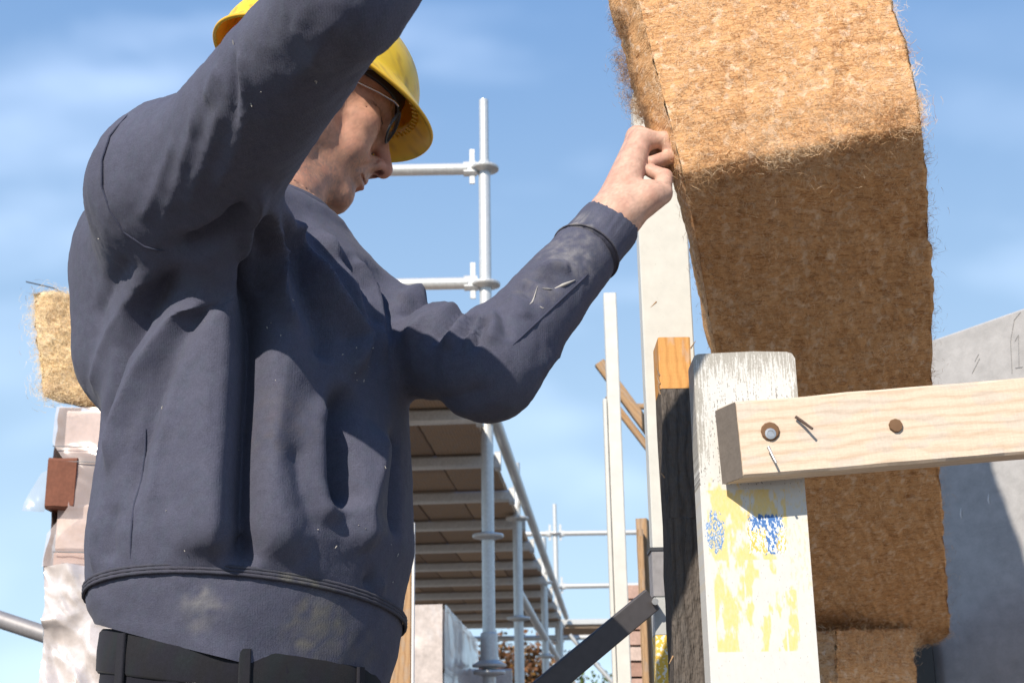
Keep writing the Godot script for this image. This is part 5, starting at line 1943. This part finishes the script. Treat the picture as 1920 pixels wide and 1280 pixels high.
# ------------------------------------------------------------------ materials
func make_materials() -> void:
	noise.seed = 1
	noise.frequency = 0.02
	fine.seed = 2
	fine.frequency = 1.0
	fine.fractal_octaves = 3
	rng.seed = 9
	var nz := FastNoiseLite.new()
	nz.seed = 3
	nz.frequency = 1.0
	nz.fractal_octaves = 4
	var S := 256
	# cloth: fine heathered knit
	var r2 := RandomNumberGenerator.new()
	r2.seed = 4
	var speck := PackedFloat32Array()
	for k in S * S: speck.append(r2.randf())
	var heather := picture(S, S, func(x: int, y: int) -> Color:
		var v := 0.70 + 0.60 * speck[y * S + x] * speck[(y * S + x * 7 + 13) % (S * S)] + 0.10 * wrapn(nz, x, y, S, S, 0.03, 0.03)
		return Color(v, v, v * 1.01).linear_to_srgb())
	var knit := bumps(S, S, 3.0, func(x: int, y: int) -> float: return 0.5 + 0.06 * sin(x * TAU / 4.0) + 0.45 * (speck[y * S + x] - 0.5) + 0.12 * wrapn(nz, x, y, S, S, 0.1, 0.1))
	var cloth := mat(Color.WHITE, 0.92, heather, 6.5)
	cloth.vertex_color_use_as_albedo = true
	cloth.normal_enabled = true
	cloth.normal_texture = knit
	cloth.normal_scale = 0.45
	cloth.rim_enabled = true
	cloth.rim = 0.12
	cloth.rim_tint = 0.6
	cloth.metallic_specular = 0.2
	M.cloth = cloth
	var denim: StandardMaterial3D = cloth.duplicate()
	denim.uv1_scale = Vector3.ONE * 14.0
	denim.rim = 0.15
	M.denim = denim
	# skin
	var pores := bumps(S, S, 2.0, func(x: int, y: int) -> float: return 0.5 + 0.3 * wrapn(nz, x, y, S, S, 0.16, 0.16) + 0.25 * (speck[y * S + x] - 0.5))
	var skin := mat(Color.WHITE, 0.5)
	skin.uv1_triplanar = true
	skin.uv1_world_triplanar = true
	skin.uv1_scale = Vector3.ONE * 22.0
	skin.vertex_color_use_as_albedo = true
	skin.normal_enabled = true
	skin.normal_texture = pores
	skin.normal_scale = 0.75
	skin.metallic_specular = 0.4
	skin.subsurf_scatter_enabled = true
	skin.subsurf_scatter_strength = 0.06
	M.skin = skin
	var hair := mat(Color.WHITE, 0.6)
	hair.vertex_color_use_as_albedo = true
	hair.cull_mode = BaseMaterial3D.CULL_DISABLED
	M.hair = hair
	# glass wool: matted streaks from brown to cream
	var W := 512
	var streak := picture(W, W, func(x: int, y: int) -> Color:
		var wx := x + 26.0 * wrapn(nz, x, y, W, W, 0.012, 0.012)
		var a := wrapn(nz, wx, y, W, W, 0.020, 0.075)
		var b := wrapn(nz, wx + 90, y + 40, W, W, 0.07, 0.16)
		var c := wrapn(nz, x + 300, y + 200, W, W, 0.012, 0.018)
		var col := Color(0.63, 0.375, 0.18)
		col = col.lerp(Color(0.27, 0.12, 0.045), clampf((a - 0.14) * 2.2, 0, 0.85))
		col = col.lerp(Color(0.76, 0.58, 0.38), clampf((b - 0.12) * 1.6, 0, 0.6))
		col = col.lerp(Color(0.86, 0.76, 0.62), clampf((c - 0.30) * 2.0, 0, 0.6))
		return (col * (0.94 + 0.12 * speck[(y * 31 + x) % (S * S)])).linear_to_srgb())
	var pale_streak := picture(256, 256, func(x: int, y: int) -> Color:
		var a := wrapn(nz, x, y, 256, 256, 0.04, 0.08)
		var b := wrapn(nz, x + 90, y + 40, 256, 256, 0.02, 0.02)
		var col := Color(0.80, 0.62, 0.36)
		col = col.lerp(Color(0.58, 0.36, 0.14), clampf((a - 0.2) * 2.0, 0, 0.7))
		col = col.lerp(Color(0.90, 0.80, 0.60), clampf((b - 0.1) * 2.0, 0, 0.8))
		return col.linear_to_srgb())
	var fuzz := bumps(W, W, 7.0, func(x: int, y: int) -> float:
		var wx := x + 26.0 * wrapn(nz, x, y, W, W, 0.012, 0.012)
		return 0.5 + 0.34 * wrapn(nz, wx, y, W, W, 0.04, 0.12) + 0.22 * wrapn(nz, wx + 90, y + 40, W, W, 0.12, 0.26))
	var wool_m := mat(lin(0.93, 0.87, 0.83), 0.95, streak, 4.2)
	wool_m.normal_enabled = true
	wool_m.normal_texture = fuzz
	wool_m.normal_scale = 0.6
	wool_m.metallic_specular = 0.15
	M.wool = wool_m
	var wp: StandardMaterial3D = wool_m.duplicate()
	wp.albedo_color = lin(1.0, 1.0, 1.0)
	wp.albedo_texture = pale_streak
	wp.uv1_scale = Vector3.ONE * 3.0
	M.wool_pale = wp
	var fibre := mat(Color.WHITE, 0.8)
	fibre.vertex_color_use_as_albedo = true
	fibre.cull_mode = BaseMaterial3D.CULL_DISABLED
	fibre.backlight_enabled = true
	fibre.backlight = Color(0.5, 0.5, 0.5)
	M.fibre = fibre
	M.tuft = tuft_mesh()
	var grain := picture(256, 256, func(x: int, y: int) -> Color:
		var v := 0.88 + 0.14 * wrapn(nz, x, y, 256, 256, 0.05, 0.05) + 0.12 * (speck[y * S + x] - 0.5) + 0.12 * wrapn(nz, x + 70, y + 10, 256, 256, 0.015, 0.015)
		return Color(v, v, v).linear_to_srgb())
	# timber
	var wood := func(base: Color, dark: Color, k: float, sd: float) -> ImageTexture:
		return picture(128, 512, func(x: int, y: int) -> Color:
			var warp := 9.0 * nz.get_noise_2d(x * 0.012 + sd, y * 0.006) + 3.0 * nz.get_noise_2d(x * 0.05, y * 0.02 + sd)
			var ring := 0.5 + 0.5 * sin((x + warp) * TAU / 13.0)
			var g := nz.get_noise_2d(x * 0.5 + sd * 3.0, y * 0.02) * 0.5 + 0.5
			var c := base.lerp(dark, clampf(pow(ring, 2.2) * 0.45 * k + (g - 0.45) * 0.7 * k, 0, 1))
			c *= 0.95 + 0.10 * nz.get_noise_2d(x * 0.9, y * 0.25) + 0.06 * nz.get_noise_2d(x * 0.02, y * 1.4 + sd)
			c = c.lerp(Color(c.v, c.v, c.v) * 0.72, clampf(nz.get_noise_2d(x * 0.03 + 40.0, y * 0.012 + sd) * 1.6 - 0.15, 0, 0.25))
			return c.linear_to_srgb())
	var timber := func(base: Color, dark: Color, k: float, sd: float, rough: float) -> StandardMaterial3D:
		var m := mat(Color.WHITE, rough, wood.call(base, dark, k, sd))
		m.uv1_scale = Vector3(9.0, 2.0, 1)
		m.uv1_offset = Vector3(sd * 0.013, sd * 0.031, 0)
		m.metallic_specular = 0.25
		return m
	M.pine = timber.call(Color(0.70, 0.575, 0.45), Color(0.46, 0.32, 0.21), 0.85, 3.0, 0.75)
	M.fresh = timber.call(Color(0.66, 0.34, 0.115), Color(0.40, 0.17, 0.05), 0.8, 13.0, 0.85)
	var bw: StandardMaterial3D = timber.call(Color(0.13, 0.112, 0.098), Color(0.055, 0.047, 0.042), 1.2, 23.0, 0.9)
	bw.normal_enabled = true
	bw.normal_texture = bumps(128, 512, 5.0, func(x: int, y: int) -> float: return 0.5 + 0.4 * nz.get_noise_2d(x * 0.10, y * 0.05) + 0.25 * nz.get_noise_2d(x * 0.6, y * 0.06))
	M.black_wood = bw
	M.tan_wood = timber.call(Color(0.46, 0.30, 0.17), Color(0.26, 0.15, 0.08), 1.0, 33.0, 0.85)
	var grey_board: ImageTexture = wood.call(Color(0.52, 0.385, 0.275), Color(0.28, 0.20, 0.14), 1.0, 43.0)
	var tone := [Color(0.82, 0.82, 0.82), Color(0.95, 0.93, 0.9), Color(0.68, 0.68, 0.7), Color(1.0, 1.0, 1.0)]
	var called := ["deck_a", "deck_b", "deck_c", "ply"]
	for k in 4:
		var tm: StandardMaterial3D = M.tan_wood.duplicate()
		tm.albedo_color = Color(minf(tone[k].r, 1), minf(tone[k].g, 1), minf(tone[k].b, 1)).linear_to_srgb()
		if k < 3: tm.albedo_texture = grey_board
		tm.uv1_offset = Vector3(0.21 * k, 0.37 * k, 0)
		M[called[k]] = tm
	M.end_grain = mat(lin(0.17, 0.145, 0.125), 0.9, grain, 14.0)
	M.knot = mat(lin(0.16, 0.085, 0.04), 0.8)
	# flaked paint on the front post: the picture covers the whole face, top row first
	var PW := 224
	var PH := 1200
	var post := picture(PW, PH, func(x: int, y: int) -> Color:
		var yy := y / float(PH) * 1.245
		var xx := x / float(PW)
		var xq := xx * 256.0
		var yq := yy / 1.245 * 1536.0
		var n1 := nz.get_noise_2d(xq * 0.045, yq * 0.055)
		var n2 := nz.get_noise_2d(xq * 0.11 + 60, yq * 0.085)
		var n3 := nz.get_noise_2d(xq * 0.35 + 20, yq * 0.22)
		var c := Color(0.62, 0.615, 0.585) * (0.97 + 0.05 * n1)
		if n2 + 0.5 * n3 > 0.52: c = c.lerp(Color(0.50, 0.49, 0.46), 0.5)
		if n3 > 0.56 and n1 > 0.15: c = Color(0.30, 0.28, 0.25)
		# bare weathered head
		var edge := minf(minf(yy / 0.035, xx / 0.14), (1.0 - xx) / 0.10)
		if yy < 0.14:
			var streaks := nz.get_noise_2d(xq * 0.22 + 7, yq * 0.022)
			var bare := clampf((0.95 - edge) + streaks * 1.1 + n3 * 0.5, 0, 1)
			if yy > 0.10: bare *= (0.14 - yy) / 0.04
			if bare > 0.46: c = Color(0.38, 0.36, 0.32) * (0.95 + 0.3 * n3)
			elif streaks * 0.8 + n3 * 0.6 + n1 * 0.3 > 0.44: c = Color(0.10, 0.09, 0.08)
		# remains of yellow paint
		var yel := 0.0
		var m1 := nz.get_noise_2d(xq * 0.020 + 31, yq * 0.013)
		var m2 := nz.get_noise_2d(xq * 0.075 + 11, yq * 0.05)
		if yy > 0.132 and yy < 0.215 and xx > 0.05 and xx < 0.80: yel = 0.54 + 0.9 * m1 + 0.28 * m2 + (0.1 if yy > 0.145 else -0.2) - maxf(0.0, xx - 0.5) * 0.6
		if yy > 0.212 and yy < 0.305:
			if xx > 0.08 and xx < 0.36: yel = maxf(yel, 0.58 + 0.8 * m1 + 0.3 * m2)
			elif xx >= 0.36 and xx < 0.72: yel = maxf(yel, 0.28 + 0.4 * m2 + 1.3 * m1 + (yy - 0.25) * 4.0)
			elif xx >= 0.74 and xx < 0.84: yel = maxf(yel, 0.30 + 0.4 * m2 + 1.2 * m1)
		if yy > 0.13 and yy < 0.25 and xx > 0.80 and n2 > 0.25: yel = 0.5
		c = c.lerp(Color(0.78, 0.57, 0.17) * (0.96 + 0.1 * n3), clampf((yel - 0.44) * 5.0, 0, 1) * (0.80 + 0.2 * n2))
		# torn sticker: white ground with patches of blue print
		var lx_ := (xx - 0.60) / 0.17
		var ly := (yy - 0.190) / 0.019
		if absf(lx_) < 1.0 + 0.15 * n2 and absf(ly) < 1.0 + 0.2 * n2:
			c = Color(0.78, 0.78, 0.78)
			if (ly < -0.35 + n2 * 0.6 and absf(lx_) < 0.78 + n3 * 0.5 + n2 * 0.3 and n2 + n3 * 0.6 > -0.22) or (absf(lx_ - 0.35 + n2 * 0.4) < 0.30 and n2 * 1.3 + n3 * 0.7 > -0.02): c = Color(0.055, 0.16, 0.42)
			elif n2 + n3 > 0.05 : c = Color(0.70, 0.45, 0.09)
		var l2 := (xx - 0.12) / 0.085
		var lb := (yy - 0.187) / 0.020
		if l2 * l2 + lb * lb < 1.0 + n2 * 0.8 and n3 + n2 > -0.12: c = Color(0.12, 0.25, 0.50) if n3 > -0.1 else Color(0.75, 0.75, 0.75)
		return c.linear_to_srgb())
	M.paint_post = mat(Color.WHITE, 0.55, post)
	var worn := picture(256, 256, func(x: int, y: int) -> Color:
		var n1 := wrapn(nz, x, y, 256, 256, 0.03, 0.03)
		var n2 := wrapn(nz, x + 50, y, 256, 256, 0.12, 0.12)
		var v := 0.94 + 0.05 * n1 + 0.02 * n2
		if n2 > 0.80: v *= 0.85
		return Color(v, v, v * 0.99).linear_to_srgb())
	M.white_post = mat(lin(0.62, 0.62, 0.59), 0.5, worn, 3.0)
	M.slim_post = mat(lin(0.66, 0.65, 0.61), 0.6, worn, 2.0)
	M.zinc = mat(lin(0.42, 0.43, 0.43), 0.55, worn, 5.0)
	var flake := picture(256, 256, func(x: int, y: int) -> Color:
		var n2 := wrapn(nz, x + 50, y, 256, 256, 0.07, 0.07)
		var c := Color(0.72, 0.47, 0.06)
		if n2 > 0.22: c = Color(0.75, 0.72, 0.62)
		return c.linear_to_srgb())
	M.yellow_flake = mat(Color.WHITE, 0.6, flake, 5.0)
	# metals
	var spangle := picture(256, 256, func(x: int, y: int) -> Color:
		var v := 0.90 + 0.12 * wrapn(nz, x, y, 256, 256, 0.06, 0.06) + 0.06 * wrapn(nz, x + 30, y + 80, 256, 256, 0.02, 0.02)
		return Color(v, v, v).linear_to_srgb())
	var metal := func(c: Color, rough: float, me: float) -> StandardMaterial3D:
		var m := mat(c, rough, spangle, 4.0)
		m.metallic = me
		return m
	M.galv = metal.call(lin(0.70, 0.71, 0.70), 0.42, 0.45)
	M.dark_steel = metal.call(lin(0.06, 0.065, 0.075), 0.55, 0.4)
	M.grey_steel = metal.call(lin(0.30, 0.29, 0.30), 0.55, 0.3)
	M.brace = metal.call(lin(0.080, 0.074, 0.078), 0.6, 0.2)
	M.steel = metal.call(lin(0.55, 0.55, 0.55), 0.35, 0.8)
	M.silver = metal.call(lin(0.62, 0.62, 0.63), 0.25, 0.9)
	M.rust = metal.call(lin(0.10, 0.065, 0.05), 0.8, 0.2)
	# masonry and ground
	M.concrete = mat(lin(0.47, 0.46, 0.455), 0.85, grain, 1.6)
	M.pencil = mat(lin(0.22, 0.22, 0.23), 0.8)
	M.lint = mat(lin(0.42, 0.40, 0.37), 0.9)
	M.white_fleck = mat(lin(0.75, 0.74, 0.72), 0.8)
	M.brick_pink = mat(lin(0.52, 0.35, 0.29), 0.9, grain, 5.0)
	M.brick_pale = mat(lin(0.62, 0.49, 0.43), 0.9, grain, 5.0)
	M.brick_rose = mat(lin(0.44, 0.27, 0.21), 0.9, grain, 5.0)
	M.brick_red = mat(lin(0.20, 0.075, 0.045), 0.9, grain, 6.0)
	M.block = mat(lin(0.50, 0.43, 0.37), 0.9, grain, 3.0)
	M.ground = mat(lin(0.17, 0.145, 0.12), 0.95, grain, 0.7)
	# plastics, film, glass
	var he := mat(Color.WHITE, 0.38)
	he.vertex_color_use_as_albedo = true
	he.subsurf_scatter_enabled = true
	he.subsurf_scatter_strength = 0.15
	M.helmet = he
	M.helmet_plain = mat(lin(0.74, 0.44, 0.03), 0.4)
	M.black_plastic = mat(lin(0.02, 0.02, 0.022), 0.4)
	M.grey_plastic = mat(lin(0.16, 0.16, 0.16), 0.4)
	M.leather = mat(lin(0.06, 0.045, 0.035), 0.6, grain, 12.0)
	M.rubber = mat(lin(0.03, 0.03, 0.03), 0.8)
	var lens := mat(Color(0.10, 0.11, 0.12, 0.45), 0.05)
	lens.transparency = BaseMaterial3D.TRANSPARENCY_ALPHA
	M.lens = lens
	var fc := mat(Color(0.95, 0.88, 0.86, 0.30), 0.18)
	fc.transparency = BaseMaterial3D.TRANSPARENCY_ALPHA
	fc.cull_mode = BaseMaterial3D.CULL_DISABLED
	M.film_clear = fc
	var fw := mat(lin(0.70, 0.63, 0.60), 0.25, grain, 3.0)
	fw.metallic = 0.15
	fw.clearcoat_enabled = true
	fw.clearcoat = 0.8
	fw.clearcoat_roughness = 0.12
	fw.cull_mode = BaseMaterial3D.CULL_DISABLED
	M.film_white = fw
	var ff := mat(Color(0.66, 0.70, 0.75, 0.55), 0.22)
	ff.transparency = BaseMaterial3D.TRANSPARENCY_ALPHA
	ff.cull_mode = BaseMaterial3D.CULL_DISABLED
	M.film_flap = ff
	M.bark = mat(lin(0.10, 0.075, 0.055), 0.95, grain, 3.0)
	var leaf := mat(Color.WHITE, 0.7)
	leaf.vertex_color_use_as_albedo = true
	leaf.cull_mode = BaseMaterial3D.CULL_DISABLED
	leaf.backlight_enabled = true
	leaf.backlight = Color(0.4, 0.4, 0.3)
	M.leaf = leaf

func _ready() -> void:
	set_stage()
	make_materials()
	make_ground()
	make_scaffold()
	make_profiles()
	make_packs()
	make_insulation()
	make_person()
	var rust := [Color(0.20, 0.085, 0.03), Color(0.14, 0.06, 0.025), Color(0.24, 0.13, 0.04), Color(0.09, 0.05, 0.025)]
	var green := [Color(0.06, 0.10, 0.025), Color(0.09, 0.13, 0.03), Color(0.045, 0.07, 0.02)]
	tree("autumn_tree", "rust brown autumn tree far beyond the scaffold standards", Vector3(at(950, 1250, 26).x, 0, -26), 3.3, 1.15, rust, 41)
	tree("autumn_tree", "thin half bare brown tree right of the rust autumn tree", Vector3(at(1012, 1262, 30).x, 0, -30), 2.7, 0.9, [Color(0.10, 0.06, 0.03), Color(0.13, 0.09, 0.03)], 43, 0.09)
	tree("green_tree", "low green tree under the sloping steel brace", Vector3(at(1085, 1270, 28).x, 0, -28), 2.6, 1.1, green, 47)
	tree("autumn_tree", "dark brown tree seen between block pack and first standard", Vector3(at(850, 1260, 27).x, 0, -27), 3.2, 1.2, [Color(0.16, 0.075, 0.03), Color(0.10, 0.055, 0.025)], 49)
